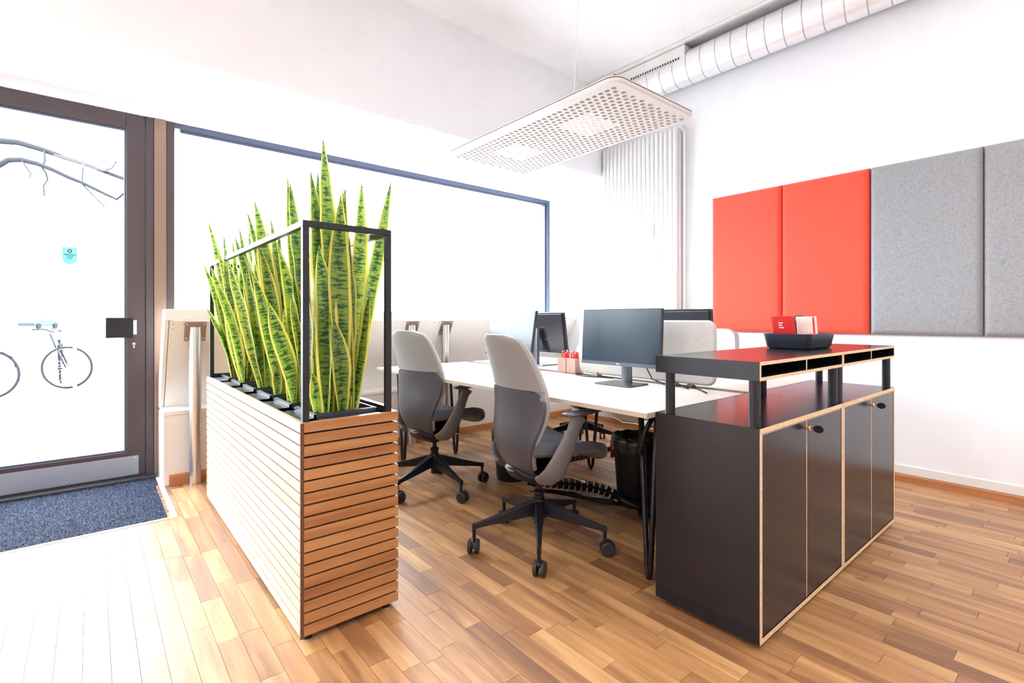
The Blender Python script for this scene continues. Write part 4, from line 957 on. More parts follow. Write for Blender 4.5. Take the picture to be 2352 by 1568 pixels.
for k in range(6):
    rr = random.Random(100 + k)
    y = TY[k]; pl = thing('snake_plant', (0.725, y + TL / 2, PZ1), PLAB[k], 'plant', 'snake plants in the plant box')
    m = MB(); t = 0.006; z0, z1 = PZ1 - 0.16, PZ1 + 0.014
    m.box(TX0, TX1, y, y + t, z0, z1); m.box(TX0, TX1, y + TL - t, y + TL, z0, z1)
    m.box(TX0, TX0 + t, y + t, y + TL - t, z0, z1); m.box(TX1 - t, TX1, y + t, y + TL - t, z0, z1); m.box(TX0, TX1, y, y + TL, z0 - t, z0)
    m.box(TX0 - 0.006, TX1 + 0.006, y - 0.006, y, z1 - 0.014, z1 - 0.002); m.box(TX0 - 0.006, TX0, y - 0.006, y + TL + 0.006, z1 - 0.014, z1 - 0.002); m.box(TX1, TX1 + 0.006, y - 0.006, y + TL + 0.006, z1 - 0.014, z1 - 0.002)
    m.make('pot', M_TRAY, pl)
    MB().grid(lambda u, v: (TX0 + t + (TX1 - TX0 - 2 * t) * u, y + t + (TL - 2 * t) * v, PZ1 - 0.012 + 0.002 * math.sin(u * 31) * math.sin(v * 27)), 16, 16).make('soil_bed', M_SOIL, pl)
    m = MB()
    for q in range(420):
        cx, cy, r = rr.uniform(TX0 + .01, TX1 - .01), rr.uniform(y + .01, y + TL - .01), rr.uniform(0.002, 0.0045); zz = PZ1 - 0.010 + r * 0.3; b = len(m.v)
        m.v += [(cx + r, cy, zz), (cx, cy + r, zz), (cx - r, cy, zz), (cx, cy - r, zz), (cx, cy, zz + r), (cx, cy, zz - r)]
        for a_, b_, c_ in ((0, 1, 4), (1, 2, 4), (2, 3, 4), (3, 0, 4), (1, 0, 5), (2, 1, 5), (3, 2, 5), (0, 3, 5)): m.quad((b + a_, b + b_, b + c_))
    m.make('clay_granules', M_SOIL, pl, kind='stuff')
    for (bx, by, tx, ty, tz, w) in LEAVES[k]:
        leaf(rr, bx, by, tx, ty, tz, w, pl)

# ------------------------------------------------------------------ desks
DZT, DTH = 0.735, 0.021
def hairpin(X, Y, spread, parent, ang=90):
    m = MB(); g = 0.020; ca, sa = math.cos(math.radians(ang)), math.sin(math.radians(ang))
    pts = [(X + ca * q, Y + sa * q, z) for q, z in ((-spread, 0.700), (-g, 0.06), (-g * 0.8, 0.030), (-g * 0.3, 0.015), (g * 0.3, 0.015), (g * 0.8, 0.030), (g, 0.06), (spread, 0.700))]
    m.tube(pts, [0.0125, 0.0115, 0.011, 0.011, 0.011, 0.011, 0.0115, 0.0125], 12, up=(sa, -ca, 0))
    o = m.make('leg', M_BLACKM, parent, smooth=True)
    MB().box(X - 0.02 - spread * abs(ca), X + 0.02 + spread * abs(ca), Y - spread * sa - 0.016, Y + spread * sa + 0.016, 0.700, DZT - DTH).make('leg_bracket', M_BLACKM, o, bevel=0.002)
    MB().lathe([(0, 0), (0.010, 0), (0.010, 0.006), (0, 0.006)], (X, Y, 0), 12).make('leg_glide', M_BLACKP, o)
    return o
def desk(x0, x1, y0, y1, lys, lxs, label):
    o = thing('desk', ((x0 + x1) / 2, (y0 + y1) / 2, 0), label, 'desk', 'block of four white desks')
    m = MB(); m.box(x0, x1, y0 + 0.0008, y1 - 0.0008, DZT - DTH, DZT, faces={'-x': 1, '+x': 1, '-y': 1, '+y': 1})
    m.make('tabletop', [M_DESK, M_DESKEDGE], o, bevel=0.001, bseg=1)
    for Y in lys:
        xs = [q for q in lxs if not (2.4 < Y < 2.5) or 2.0 < q < 3.0]
        for X in xs: hairpin(X, Y, 0.085, o, 58 if (Y < 1.3 and X < 2) else 90)
        MB().box(lxs[0], lxs[1], Y - 0.012, Y + 0.012, 0.690, 0.712).make('cross_beam', M_BLACKM, o)
    return o
M_DESKEDGE = pm('desk_edge', (0.50, 0.44, 0.37), 0.5, vary=(80, 0.06))
desk(1.645, 2.445, 1.152, 2.350, (1.26,), (1.81, 2.28), 'white desk in front of the nearer office chair')
desk(1.645, 2.445, 2.350, 3.545, (2.455, 3.44), (1.81, 2.28), 'white desk in front of the farther office chair')
desk(2.530, 3.330, 1.152, 2.350, (1.26,), (2.81, 3.16), 'white desk behind the felt divider, on the wall side')
desk(2.530, 3.330, 2.350, 3.545, (2.455, 3.44), (2.81, 3.16), 'white desk on the wall side nearest the window')
chn = thing('cable_channel', (2.4875, 2.35, 0.7), 'dark brown cable channel running in the gap between the desks', 'cable tray')
m = MB(); m.box(2.447, 2.528, 1.155, 3.54, 0.690, 0.694); m.box(2.447, 2.452, 1.155, 3.54, 0.694, 0.722); m.box(2.523, 2.528, 1.155, 3.54, 0.694, 0.722)
m.make('channel', pm('channel_brown', (0.20, 0.12, 0.11), 0.5, metal=0.3), chn)

# felt divider
dv = thing('desk_divider', (2.487, 1.83, 0.742), 'light grey felt desk divider with rounded corners behind the near monitor', 'divider')
m = MB(); m.prism(rrect(1.322, 2.262, 0.748, 1.092, 0.045), 0, 2.470, 2.505)
m.make('felt_panel', M_DIVIDER, dv, smooth=True, bevel=0.012, bseg=3, auto=50)
for y in (1.55, 2.1):
    m = MB(); m.box(2.465, 2.512, y, y + 0.05, 0.72, 0.765); m.make('clamp', M_STEELD, dv, bevel=0.002)

# ------------------------------------------------------------------ monitors
def monitor(loc, rz, label, ztop=1.155, w=0.532, h=0.315, tilt=0.0):
    """screen faces local -x; origin at the middle of the stand foot on the desk"""
    o = thing('monitor', (0, 0, 0), label, 'monitor', 'monitors on the desks')
    zt = ztop - DZT; zb = zt - h; k_ = math.tan(math.radians(tilt)); zj = zb + 0.15
    def tl(m): m.v = [(x + (z - zj) * k_, y, z) for x, y, z in m.v]; return m
    m = MB(); m.box(-0.012, 0.010, -w / 2, w / 2, zb, zt); tl(m); m.make('screen_shell', M_MON, o, bevel=0.004)
    m = MB(); m.box(0.010, 0.020, -w / 2 + 0.012, w / 2 - 0.012, zb + 0.010, zt - 0.012); tl(m); m.make('back_cover', M_MON, o, bevel=0.008, bseg=3)
    m = MB(); m.box(-0.0132, -0.0118, -w / 2 + 0.006, w / 2 - 0.006, zb + 0.021, zt - 0.006); tl(m); m.make('screen', M_SCREEN, o)
    bz = tl(MB().box(-0.0145, -0.0118, -w / 2 + 0.001, w / 2 - 0.001, zb + 0.001, zb + 0.0195)).make('chin_bezel', M_MONSILVER, o)
    m = MB(); m.tube([(0.060, 0, 0.008), (0.058, 0, zb + 0.02), (0.052, 0, zb + 0.19)], [(0.036, 0.016), (0.034, 0.014), (0.030, 0.012)], 16, up=(1, 0, 0)); m.make('stand_column', M_MONSILVER, o, smooth=True, auto=50)
    m = MB(); m.box(0.018, 0.056, -0.03, 0.03, zb + 0.12, zb + 0.18); m.make('tilt_joint', M_MON, o, bevel=0.004)
    m = MB(); m.prism([(-0.085, -0.115), (0.10, -0.115), (0.10, 0.115), (-0.085, 0.115)], 2, 0, 0.009); m.make('stand_foot', M_MONSILVER, o, bevel=0.003)
    text('brand_lettering', 'DELL', 0.011, (-0.0147 + (zb + 0.01 - zj) * k_, 0, zb + 0.010), (PI / 2, 0, -PI / 2), M_WHITEINK, bz, 0.0002)
    for k in range(4):
        tl(MB().box(0.0200, 0.0212, w / 2 - 0.085, w / 2 - 0.045, zb + 0.09 + k * 0.045, zb + 0.0915 + k * 0.045)).make('vent_slot', M_BLACKM, o)
    tl(MB().box(0.020, 0.0212, 0.055, 0.075, zb + 0.10, zb + 0.105)).make('port_label', M_REDB, o)
    for i, ch in enumerate([c for c in COL.objects if c.parent == o]): pass
    o.location = loc; o.rotation_euler = (0, 0, rz)
    return o
M_SCREEN_ = M_SCREEN
monitor((2.255, 1.755, DZT), math.radians(1.0), 'dark monitor on the near desk facing the nearer office chair', tilt=3)
monitor((2.30, 2.76, DZT), math.radians(-3), 'monitor with a pale reflecting screen facing the farther office chair', tilt=9)
monitor((2.86, 1.80, DZT), math.radians(180), 'monitor seen from behind whose top corner shows above the felt divider', ztop=1.160, tilt=6)
monitor((2.76, 2.93, DZT), math.radians(182), 'monitor seen from behind, just left of the copper pen boxes', ztop=1.150, tilt=9)

# pen boxes, cables
def penbox(x, y, w, d, h, rz, label):
    o = thing('pen_box', (x, y, DZT + 0.001), label, 'pen holder', 'copper pen boxes on the desk seam')
    o.rotation_euler = (0, 0, rz)
    off = Vector((x, y, DZT + 0.001)); t = 0.003
    m = MB(); a, b = w / 2, d / 2
    m.box(x - a, x + a, y - b, y - b + t, off.z, off.z + h); m.box(x - a, x + a, y + b - t, y + b, off.z, off.z + h)
    m.box(x - a, x - a + t, y - b + t, y + b - t, off.z, off.z + h); m.box(x + a - t, x + a, y - b + t, y + b - t, off.z, off.z + h)
    m.box(x - a + t, x + a - t, y - b + t, y + b - t, off.z, off.z + 0.004)
    m.make('box_shell', M_COPPER, o, bevel=0.001, bseg=1)
    rr = random.Random(int(x * 1000)); z = off.z + 0.004
    pens = []
    for k in range(10):
        px, py = x + rr.uniform(-a + .012, a - .012), y + rr.uniform(-b + .012, b - .012)
        p = thing('red_pen', (px, py, z), 'red pens standing in the %s copper box' % ('left' if y > 2.38 else 'right'), 'pen', 'red pens in the %s copper box' % ('left' if y > 2.38 else 'right'))
        hh = h + rr.uniform(0.015, 0.04); dx, dy = rr.uniform(-.008, .008), rr.uniform(-.008, .008)
        MB().tube([(px, py, z), (px + dx, py + dy, z + hh)], 0.0048, 8).make('barrel', M_REDB, p, smooth=True, auto=50)
        MB().tube([(px + dx, py + dy, z + hh), (px + dx * 1.1, py + dy * 1.1, z + hh + 0.008)], 0.0030, 8).make('cap', M_REDP if k % 2 else M_WHITEINK, p)
penbox(2.502, 2.412, 0.082, 0.078, 0.100, 0, 'left copper pen box full of red pens at the desk seam')
penbox(2.502, 2.326, 0.084, 0.080, 0.100, 0, 'right copper pen box full of red pens at the desk seam')
def cable(name, pts, r, label, group=None, mt=None, cat='cable'):
    o = MB().tube(pts, r, 8).make(name, mt or M_BLACKP, smooth=True)
    tag(o, label, cat, group); return o
cable('monitor_cable', [(2.315, 1.72, 1.00), (2.36, 1.69, 0.88), (2.42, 1.66, 0.76), (2.44, 1.60, 0.741), (2.43, 1.48, 0.741)], 0.0035, 'black cable looping down left behind the near monitor', 'cables behind the near monitor')
cable('monitor_cable', [(2.31, 1.56, 1.00), (2.35, 1.53, 0.86), (2.385, 1.50, 0.77), (2.39, 1.45, 0.741), (2.36, 1.40, 0.741)], 0.0035, 'black cable looping down right behind the near monitor', 'cables behind the near monitor')
cable('desk_cable', [(2.40, 2.22, 0.7395), (2.38, 2.12, 0.7395), (2.42, 2.03, 0.7395), (2.44, 1.95, 0.7395)], 0.0035, 'short black cable lying on the desk left of the near monitor stand')
o = cable('desk_cable', [(2.43, 1.60, 0.7395), (2.41, 1.50, 0.7395), (2.43, 1.42, 0.7395), (2.38, 1.35, 0.7395), (2.30, 1.27, 0.7395)], 0.0038, 'black cable with a plug lying on the desk in front of the felt divider')
MB().tube([(2.42, 1.44, 0.748), (2.41, 1.40, 0.748)], [(0.012, 0.009)] * 2, 10).make('plug', M_BLACKP, o)

# ------------------------------------------------------------------ black cabinets with riser shelf
CX0, CY0, CY1, CZ0, CZ1 = 1.694, 0.748, 1.147, 0.018, 0.735
TB = 0.018
def board(m, x0, x1, y0, y1, z0, z1, ply):
    m.box(x0, x1, y0, y1, z0, z1, 0, {k: 1 for k in ply})
def door_mesh(x0, x1, z0, z1, y, t=0.018, c=0.0016):
    m = MB(); b = 0
    m.v = [(x0, y + t, z0), (x1, y + t, z0), (x1, y + t, z1), (x0, y + t, z1), (x0, y + c, z0), (x1, y + c, z0), (x1, y + c, z1), (x0, y + c, z1),
           (x0 + c, y, z0 + c), (x1 - c, y, z0 + c), (x1 - c, y, z1 - c), (x0 + c, y, z1 - c)]
    m.quad((8, 9, 10, 11), 0); m.quad((1, 0, 3, 2), 0)
    for a in range(4):
        q = (a + 1) % 4; m.quad((4 + a, 4 + q, 8 + q, 8 + a), 1); m.quad((a, q, 4 + q, 4 + a), 1)
    return m
for k in range(2):
    x0 = CX0 + 0.802 * k; x1 = x0 + 0.800
    o = thing('cabinet', ((x0 + x1) / 2, (CY0 + CY1) / 2, 0), ('black plywood cabinet nearer the camera, left of the pair' if k == 0 else 'black plywood cabinet at the right of the pair, nearer the felt panels'), 'cabinet', 'pair of black two-door cabinets')
    mt = [M_CAB, M_PLY]
    m = MB(); board(m, x0, x0 + TB, CY0, CY1, CZ0, CZ1 - 0.0005, ('-y',)); m.make('side_panel', mt, o)
    m = MB(); board(m, x1 - TB, x1, CY0, CY1, CZ0, CZ1 - 0.0005, ('-y',)); m.make('side_panel', mt, o)
    m = MB(); board(m, x0 + 0.0004, x1 - 0.0004, CY0 - 0.0002, CY1, CZ1 - TB, CZ1, ('-y',)); m.make('top_panel', mt, o)
    m = MB(); board(m, x0 + TB, x1 - TB, CY0, CY1, CZ0, CZ0 + TB, ('-y',)); m.make('bottom_panel', mt, o)
    m = MB(); board(m, x0 + TB, x1 - TB, CY1 - 0.012, CY1, CZ0 + TB, CZ1 - TB, ()); m.make('back_panel', mt, o)
    g = 0.0028; xm = (x0 + x1) / 2; za, zb = CZ0 + TB + g, CZ1 - TB - g
    door_mesh(x0 + TB + g, xm - g / 2, za, zb, CY0 + 0.001).make('door', mt, o)
    dr = door_mesh(xm + g / 2 + 0.0012, x1 - TB - g, za, zb, CY0 + 0.001).make('door', mt, o)
    kx = xm + 0.012; kz = 0.683
    lk = MB().lathe([(0, -0.008), (0.0085, -0.008), (0.0095, -0.005), (0.0095, 0.003), (0, 0.003)], (kx, CY0, kz), 20, 1).make('lock', M_BRASS, dr)
    ky = thing('key', (kx, CY0 - 0.008, kz), 'black-headed key in the lock of the %s cabinet' % ('left' if k == 0 else 'right'), 'key', 'keys in the cabinet locks')
    MB().box(kx - 0.0012, kx + 0.0012, CY0 - 0.020, CY0 - 0.0085, kz - 0.004, kz + 0.004).make('key_blade', M_BRASS, ky)
    m = MB(); poly = []
    for q in range(20):
        a = 2 * PI * q / 20; poly.append((CY0 - 0.036 + 0.018 * math.cos(a), kz + 0.0145 * math.sin(a)))
    m.prism(poly, 0, kx - 0.0025, kx + 0.0025); m.make('key_bow', M_BLACKP, ky, bevel=0.001)
    ky.location.x += 0; 
    for fx in (x0 + 0.04, x1 - 0.04):
        for fy in (CY0 + 0.035, CY1 - 0.035):
            MB().lathe([(0, 0), (0.014, 0), (0.016, 0.003), (0.016, 0.006), (0.011, 0.008), (0.011, CZ0 + 0.001), (0, CZ0 + 0.001)], (fx, fy, 0), 18).make('foot', M_BLACKP, o)
RZ0, RZ1 = 0.893, 0.957; RB = 0.012
for k in range(2):
    x0 = CX0 + 0.802 * k; x1 = x0 + 0.800
    o = thing('riser_shelf', ((x0 + x1) / 2, (CY0 + CY1) / 2, CZ1), ('flat black riser shelf with pigeonholes, nearer the camera' if k == 0 else 'flat black riser shelf under the black tote tray, right of the other'), 'shelf', 'pair of black riser shelves on the cabinets')
    mt = [M_CAB, M_PLY]
    m = MB(); board(m, x0, x0 + RB, CY0, CY1, RZ0, RZ1 - 0.0004, ('-y', '+y')); m.make('side_panel', mt, o)
    m = MB(); board(m, x1 - RB, x1, CY0, CY1, RZ0, RZ1 - 0.0004, ('-y', '+y')); m.make('side_panel', mt, o)
    m = MB(); board(m, x0 + 0.0003, x1 - 0.0003, CY0 - 0.0002, CY1, RZ1 - RB, RZ1, ('-y', '+y')); m.make('top_panel', mt, o)
    m = MB(); board(m, x0 + RB, x1 - RB, CY0, CY1, RZ0, RZ0 + RB, ('-y', '+y')); m.make('bottom_panel', mt, o)
    m = MB(); board(m, (x0 + x1) / 2 - 0.005, (x0 + x1) / 2 + 0.005, CY0 + 0.001, CY1 - 0.01, RZ0 + RB, RZ1 - RB, ('-y',)); m.make('pigeonhole_divider', mt, o)
    m = MB(); board(m, x0 + RB, x1 - RB, CY1 - 0.01, CY1 - 0.004, RZ0 + RB, RZ1 - RB, ()); m.make('back_panel', mt, o)
    for fx in (x0 + 0.030, x1 - 0.030):
        for fy in (CY0 + 0.030, CY1 - 0.045):
            MB().cyl((fx, fy, CZ1), (fx, fy, RZ0), 0.0185, n=24).make('leg', M_BLACKM, o, smooth=True, auto=40)
M_HANDLE = pm('tote_handle_grey', (0.10, 0.09, 0.085), 0.5)

# black tote tray with booklets
TXc, TYc = 2.66, 0.985
tr = thing('tote_tray', (TXc, TYc, RZ1), 'black plastic tote tray with a grip handle on the riser shelf', 'tray')
def ring(hx, hy, z, r, n=5): return [(x, y, z) for x, y in rrect(TXc - hx, TXc + hx, TYc - hy, TYc + hy, r, n)]
m = MB(); R_ = [ring(.140, .088, RZ1 + 0.001, .018), ring(.149, .097, RZ1 + .009, .022), ring(.160, .108, RZ1 + .072, .022), ring(.157, .105, RZ1 + .0725, .019), ring(.147, .095, RZ1 + .012, .019)]
nR = len(R_[0])
for r in R_: m.v += r
for k in range(4):
    for j in range(nR): q = (j + 1) % nR; m.quad((k * nR + j, k * nR + q, (k + 1) * nR + q, (k + 1) * nR + j))
m.quad(list(range(nR))[::-1]); m.quad([4 * nR + j for j in range(nR)])
m.make('tray_shell', M_TRAY, tr, smooth=True, auto=40)
MB().prism([(TYc - .085, RZ1 + .012), (TYc + .085, RZ1 + .012), (TYc + .03, RZ1 + .135), (TYc - .03, RZ1 + .135)], 0, TXc - 0.003, TXc + 0.003).make('centre_wall', M_TRAY, tr)
MB().tube([(TXc, TYc - .026, RZ1 + .130), (TXc, TYc - .024, RZ1 + .150), (TXc, TYc - .016, RZ1 + .158), (TXc, TYc + .016, RZ1 + .158), (TXc, TYc + .024, RZ1 + .150), (TXc, TYc + .026, RZ1 + .130)], [(0.005, 0.006)] * 6, 10).make('grip', M_HANDLE, tr, smooth=True)
def booklet(name, c, w, h, t, rz, tilt, mt, label, group):
    """upright sheet of width w, height h standing at c, turned rz and leaning back by tilt"""
    o = thing(name, c, label, 'booklet', group)
    C = Vector(c)
    MB().box(C.x - w / 2, C.x + w / 2, C.y - t / 2, C.y + t / 2, C.z, C.z + h).make('cover', mt, o, bevel=0.0005, bseg=1)
    o.rotation_euler = (tilt, 0, rz)
    return o, C
zc = RZ1 + 0.014
for k, (dx, dy, tl) in enumerate(((-0.072, 0.020, 0.36), (-0.058, 0.036, 0.37), (-0.043, 0.050, 0.38))):
    o, C = booklet('red_booklet', (TXc + dx, TYc + dy, zc), 0.082, 0.152, 0.004, -PI / 2, tl, M_REDP, ('front red booklet with white lines of print leaning in the tray' if k == 0 else 'plain red booklet directly behind the printed one in the tray' if k == 1 else 'hindmost plain red booklet, its edge peeping out at the left in the tray'), 'red booklets in the tray')
    if k == 0:
        for q, (a, wd) in enumerate(((0.093, 0.020), (0.081, 0.016), (0.069, 0.022))):
            MB().box(C.x - 0.030, C.x - 0.030 + wd, C.y - 0.0027, C.y - 0.0019, C.z + a + 0.022, C.z + a + 0.027).make('printed_line', M_WHITEINK, o)
o, C = booklet('cream_booklet', (TXc - 0.012, TYc - 0.045, zc), 0.088, 0.142, 0.007, -PI / 2, 0.20, M_PAPER, 'cream booklet with a red stripe leaning in the tray beside the grip', None)
MB().box(C.x + 0.028, C.x + 0.036, C.y - 0.0046, C.y - 0.0039, C.z + 0.004, C.z + 0.142).make('red_stripe', M_REDP, o)
for k, dx in enumerate((-0.118, -0.06)):
    p = MB().box(TXc + dx - 0.02, TXc + dx + 0.03, TYc - 0.085, TYc - 0.052, RZ1 + 0.0135 , RZ1 + 0.075).make('leaflet_stack', pm('pink_paper', (0.80, 0.25, 0.22), 0.6), bevel=0.001)
    tag(p, ('pink-edged leaflets standing at the left end of the tray', 'pink-edged leaflets standing in the middle of the tray')[k], 'leaflets', 'leaflets in the tray')

# ------------------------------------------------------------------ office chairs (local: +x is where the sitter looks)
def lerp_tab(tab, z):
    for (a, b) in zip(tab[:-1], tab[1:]):
        if z <= b[0]:
            k = (z - a[0]) / (b[0] - a[0]); k = max(0, min(1, k)); k = k * k * (3 - 2 * k) if False else k
            return [a[i] + (b[i] - a[i]) * k for i in range(1, len(a))]
    return list(tab[-1][1:])
# z, half width, x of the back surface
BACK = [(0.338, 0.055, -0.105), (0.356, 0.092, -0.150), (0.385, 0.115, -0.192), (0.420, 0.132, -0.220), (0.470, 0.150, -0.240), (0.525, 0.172, -0.248), (0.580, 0.193, -0.242), (0.640, 0.212, -0.230),
        (0.700, 0.220, -0.226), (0.770, 0.216, -0.234), (0.840, 0.206, -0.254), (0.900, 0.196, -0.276), (0.950, 0.184, -0.295), (0.990, 0.168, -0.311), (1.010, 0.148, -0.319), (1.022, 0.118, -0.323), (1.027, 0.080, -0.325)]
def smoothtab(tab, z):
    # Catmull-Rom style smoothing on the table
    n = 5; s_ = [0] * (len(tab[0]) - 1)
    for q in range(n):
        v = lerp_tab(tab, max(tab[0][0], min(tab[-1][0], z + (q - 2) * 0.008)))
        for i, a in enumerate(v): s_[i] += a / n
    return s_
def back_pt(u, z, dx=0.0, dw=0.0):
    hw, xx = smoothtab(BACK, z) if 0.37 < z < 0.98 else lerp_tab(BACK, z)
    q = (u - 0.5) * 2; hw += dw
    wrap = 0.055 * (hw / 0.22) * abs(q) ** 2.2
    return (xx + wrap + dx, q * hw, z)
def shell(m, z0, z1, t, dw0, dw1, nu=16, nv=18, dx=0.0, mi=0, top=None):
    dx += 0.052
    """closed curved slab between heights z0..z1, thickness t towards the sitter"""
    P = []
    def zz(v, u):
        z = z0 + (z1 - z0) * v
        if top: z = min(z, top(u)) if v == 1 else z0 + (top(u) - z0) * v
        return z
    b = len(m.v)
    for j in range(nv + 1):
        for i in range(nu + 1):
            m.v.append(back_pt(i / nu, zz(j / nv, i / nu), dx, dw0))
    b2 = len(m.v)
    for j in range(nv + 1):
        for i in range(nu + 1):
            m.v.append(back_pt(i / nu, zz(j / nv, i / nu), dx + t, dw1))
    W = nu + 1
    for j in range(nv):
        for i in range(nu):
            a = j * W + i
            m.quad((b + a, b + a + W, b + a + W + 1, b + a + 1), mi); m.quad((b2 + a, b2 + a + 1, b2 + a + W + 1, b2 + a + W), mi)
    bd = [i for i in range(W)] + [j * W + nu for j in range(1, nv + 1)] + [nv * W + i for i in range(nu - 1, -1, -1)] + [j * W for j in range(nv - 1, 0, -1)]
    for k in range(len(bd)):
        p, q = bd[k], bd[(k + 1) % len(bd)]; m.quad((b + p, b + q, b2 + q, b2 + p), mi)
    return m
def make_chair(label):
    o = thing('office_chair', (0, 0, 0), label, 'chair', 'grey office chairs at the desks')
    SPL = 0.775
    m = MB(); shell(m, SPL + 0.002, 1.027, 0.012, -0.004, -0.002, nv=14); m.make('back_upper_shell', M_CHLIGHT, o, smooth=True, auto=50)
    m = MB(); shell(m, 0.339, SPL, 0.014, -0.005, -0.002, nv=18, dx=-0.006, top=lambda u: SPL - 0.10 * max(0, abs(u - 0.5) * 2 - 0.80) ** 1.5 * 5); m.make('back_lower_shell', M_CHDARK, o, smooth=True, auto=50)
    m = MB(); shell(m, 0.405, 1.0285, 0.028, -0.001, -0.014, nv=26, dx=0.013); m.make('back_cushion', M_CUSH, o, smooth=True, auto=60)
    # seat
    def seat(u, v, z, k=1.0):
        q = (u - 0.5) * 2
        hw = (0.17 + 0.07 * math.sin(min(1, v / 0.45) * PI / 2)) * (1 - 0.10 * max(0, v - 0.8) / 0.2) * k
        zz = z + 0.020 * abs(q) ** 3 - 0.045 * max(0, v - 0.62) ** 1.5 / 0.24 + 0.012 * (1 - v)
        x = -0.145 + 0.415 * (v if v < 0.9 else v - (q * q) * 0.5 * (v - 0.9))
        return (x, q * hw, zz)
    m = MB(); nu, nv = 16, 18; b = 0
    for (z, k) in ((0.512, 0.97), (0.499, 1.0), (0.474, 0.99)):
        for j in range(nv + 1):
            for i in range(nu + 1): m.v.append(seat(i / nu, j / nv, z, k))
    W = nu + 1; L_ = W * (nv + 1)
    for j in range(nv):
        for i in range(nu):
            a = j * W + i; m.quad((a, a + 1, a + W + 1, a + W)); m.quad((2 * L_ + a, 2 * L_ + a + W, 2 * L_ + a + W + 1, 2 * L_ + a + 1))
    bd = [i for i in range(W)] + [j * W + nu for j in range(1, nv + 1)] + [nv * W + i for i in range(nu - 1, -1, -1)] + [j * W for j in range(nv - 1, 0, -1)]
    for r_ in range(2):
        for k in range(len(bd)): p, q = bd[k], bd[(k + 1) % len(bd)]; m.quad((r_ * L_ + p, (r_ + 1) * L_ + p, (r_ + 1) * L_ + q, r_ * L_ + q))
    m.make('seat_cushion', M_CHSEAT, o, smooth=True, auto=60)
    m = MB()
    for (z, k) in ((0.473, 0.975), (0.460, 0.95), (0.442, 0.80)):
        for j in range(nv + 1):
            for i in range(nu + 1): m.v.append(seat(i / nu, j / nv * 0.985, z, k))
    for j in range(nv):
        for i in range(nu):
            a = j * W + i; m.quad((a, a + 1, a + W + 1, a + W)); m.quad((2 * L_ + a, 2 * L_ + a + W, 2 * L_ + a + W + 1, 2 * L_ + a + 1))
    for r_ in range(2):
        for k in range(len(bd)): p, q = bd[k], bd[(k + 1) % len(bd)]; m.quad((r_ * L_ + p, (r_ + 1) * L_ + p, (r_ + 1) * L_ + q, r_ * L_ + q))
    m.make('seat_pan', M_CHARM, o, smooth=True, auto=60)
    # mechanism: boat-shaped housing from under the back to the seat front
    m = MB(); m.tube([(-0.165, 0, 0.400), (-0.13, 0, 0.375), (-0.06, 0, 0.352), (0.03, 0, 0.375), (0.12, 0, 0.410), (0.20, 0, 0.446)],
                     [(0.050, 0.016), (0.095, 0.032), (0.125, 0.042), (0.120, 0.060), (0.085, 0.040), (0.05, 0.014)], 20, up=(0, 0, 1)); m.make('tilt_housing', M_CHBLACK, o, smooth=True, auto=50)
    for s in (-1, 1):
        # arm: blade rising from under the seat, flaring into the pad
        pts = [(-0.115, s * 0.165, 0.372), (-0.105, s * 0.205, 0.385), (-0.085, s * 0.232, 0.415), (-0.058, s * 0.248, 0.470), (-0.028, s * 0.258, 0.535), (0.000, s * 0.264, 0.600), (0.016, s * 0.266, 0.640), (0.030, s * 0.266, 0.666)]
        rd = [(0.030, 0.014), (0.048, 0.014), (0.056, 0.014), (0.052, 0.013), (0.044, 0.012), (0.036, 0.012), (0.038, 0.014), (0.052, 0.020)]
        m = MB()
        # orient the wide axis along x: up vector sideways
        m.tube(pts, rd, 16, flat=True, up=(0, s, 0.0001)); am = m.make('armrest', M_CHARM, o, smooth=True, auto=60)
        m = MB(); m.tube([(-0.050, s * 0.268, 0.676), (-0.02, s * 0.268, 0.678), (0.08, s * 0.265, 0.680), (0.155, s * 0.258, 0.683), (0.185, s * 0.250, 0.684)],
                         [(0.026, 0.006), (0.038, 0.010), (0.040, 0.011), (0.030, 0.009), (0.012, 0.005)], 16, up=(0, 0, 1)); m.make('arm_pad', M_CHDARK, am, smooth=True)
    for s, xx in ((-1, 0.0),):
        m = MB(); m.tube([(0.02, s * 0.08, 0.372), (0.05, s * 0.20, 0.372), (0.065, s * 0.255, 0.366)], 0.0045, 8); m.tube([(0.065, s * 0.252, 0.366), (0.070, s * 0.270, 0.365)], [0.008, 0.007], 10)
        m.make('tilt_lever', M_STEEL, o, smooth=True, auto=50)
        m = MB(); m.tube([(-0.09, s * 0.10, 0.374), (-0.085, s * 0.21, 0.388)], 0.004, 8); m.make('height_lever', M_STEEL, o, smooth=True)
    # column and base
    MB().lathe([(0, 0.10), (0.0235, 0.10), (0.0235, 0.245), (0.028, 0.25), (0.028, 0.262), (0.018, 0.268), (0.0140, 0.27), (0.0140, 0.345), (0, 0.345)], (0, 0, 0), 24).make('gas_column', M_CHBLACK, o, smooth=True, auto=35)
    MB().lathe([(0, 0.135), (0.034, 0.135), (0.040, 0.15), (0.036, 0.205), (0.030, 0.225), (0, 0.225)], (0, 0, 0), 24).make('hub', M_CHBLACK, o, smooth=True, auto=35)
    for k in range(5):
        a = BASE_ANG[0] + 2 * PI * k / 5; c_, s_ = math.cos(a), math.sin(a)
        def W_(r, t, z): return (r * c_ - t * s_, r * s_ + t * c_, z)
        m = MB()
        sects = [(0.022, 0.024, 0.148, 0.218), (0.06, 0.022, 0.145, 0.210), (0.18, 0.015, 0.128, 0.172), (0.30, 0.011, 0.114, 0.138), (0.332, 0.010, 0.102, 0.133)]
        for (r, hw, za, zb) in sects:
            m.v += [W_(r, -hw, za), W_(r, hw, za), W_(r, hw * 0.8, zb), W_(r, -hw * 0.8, zb)]
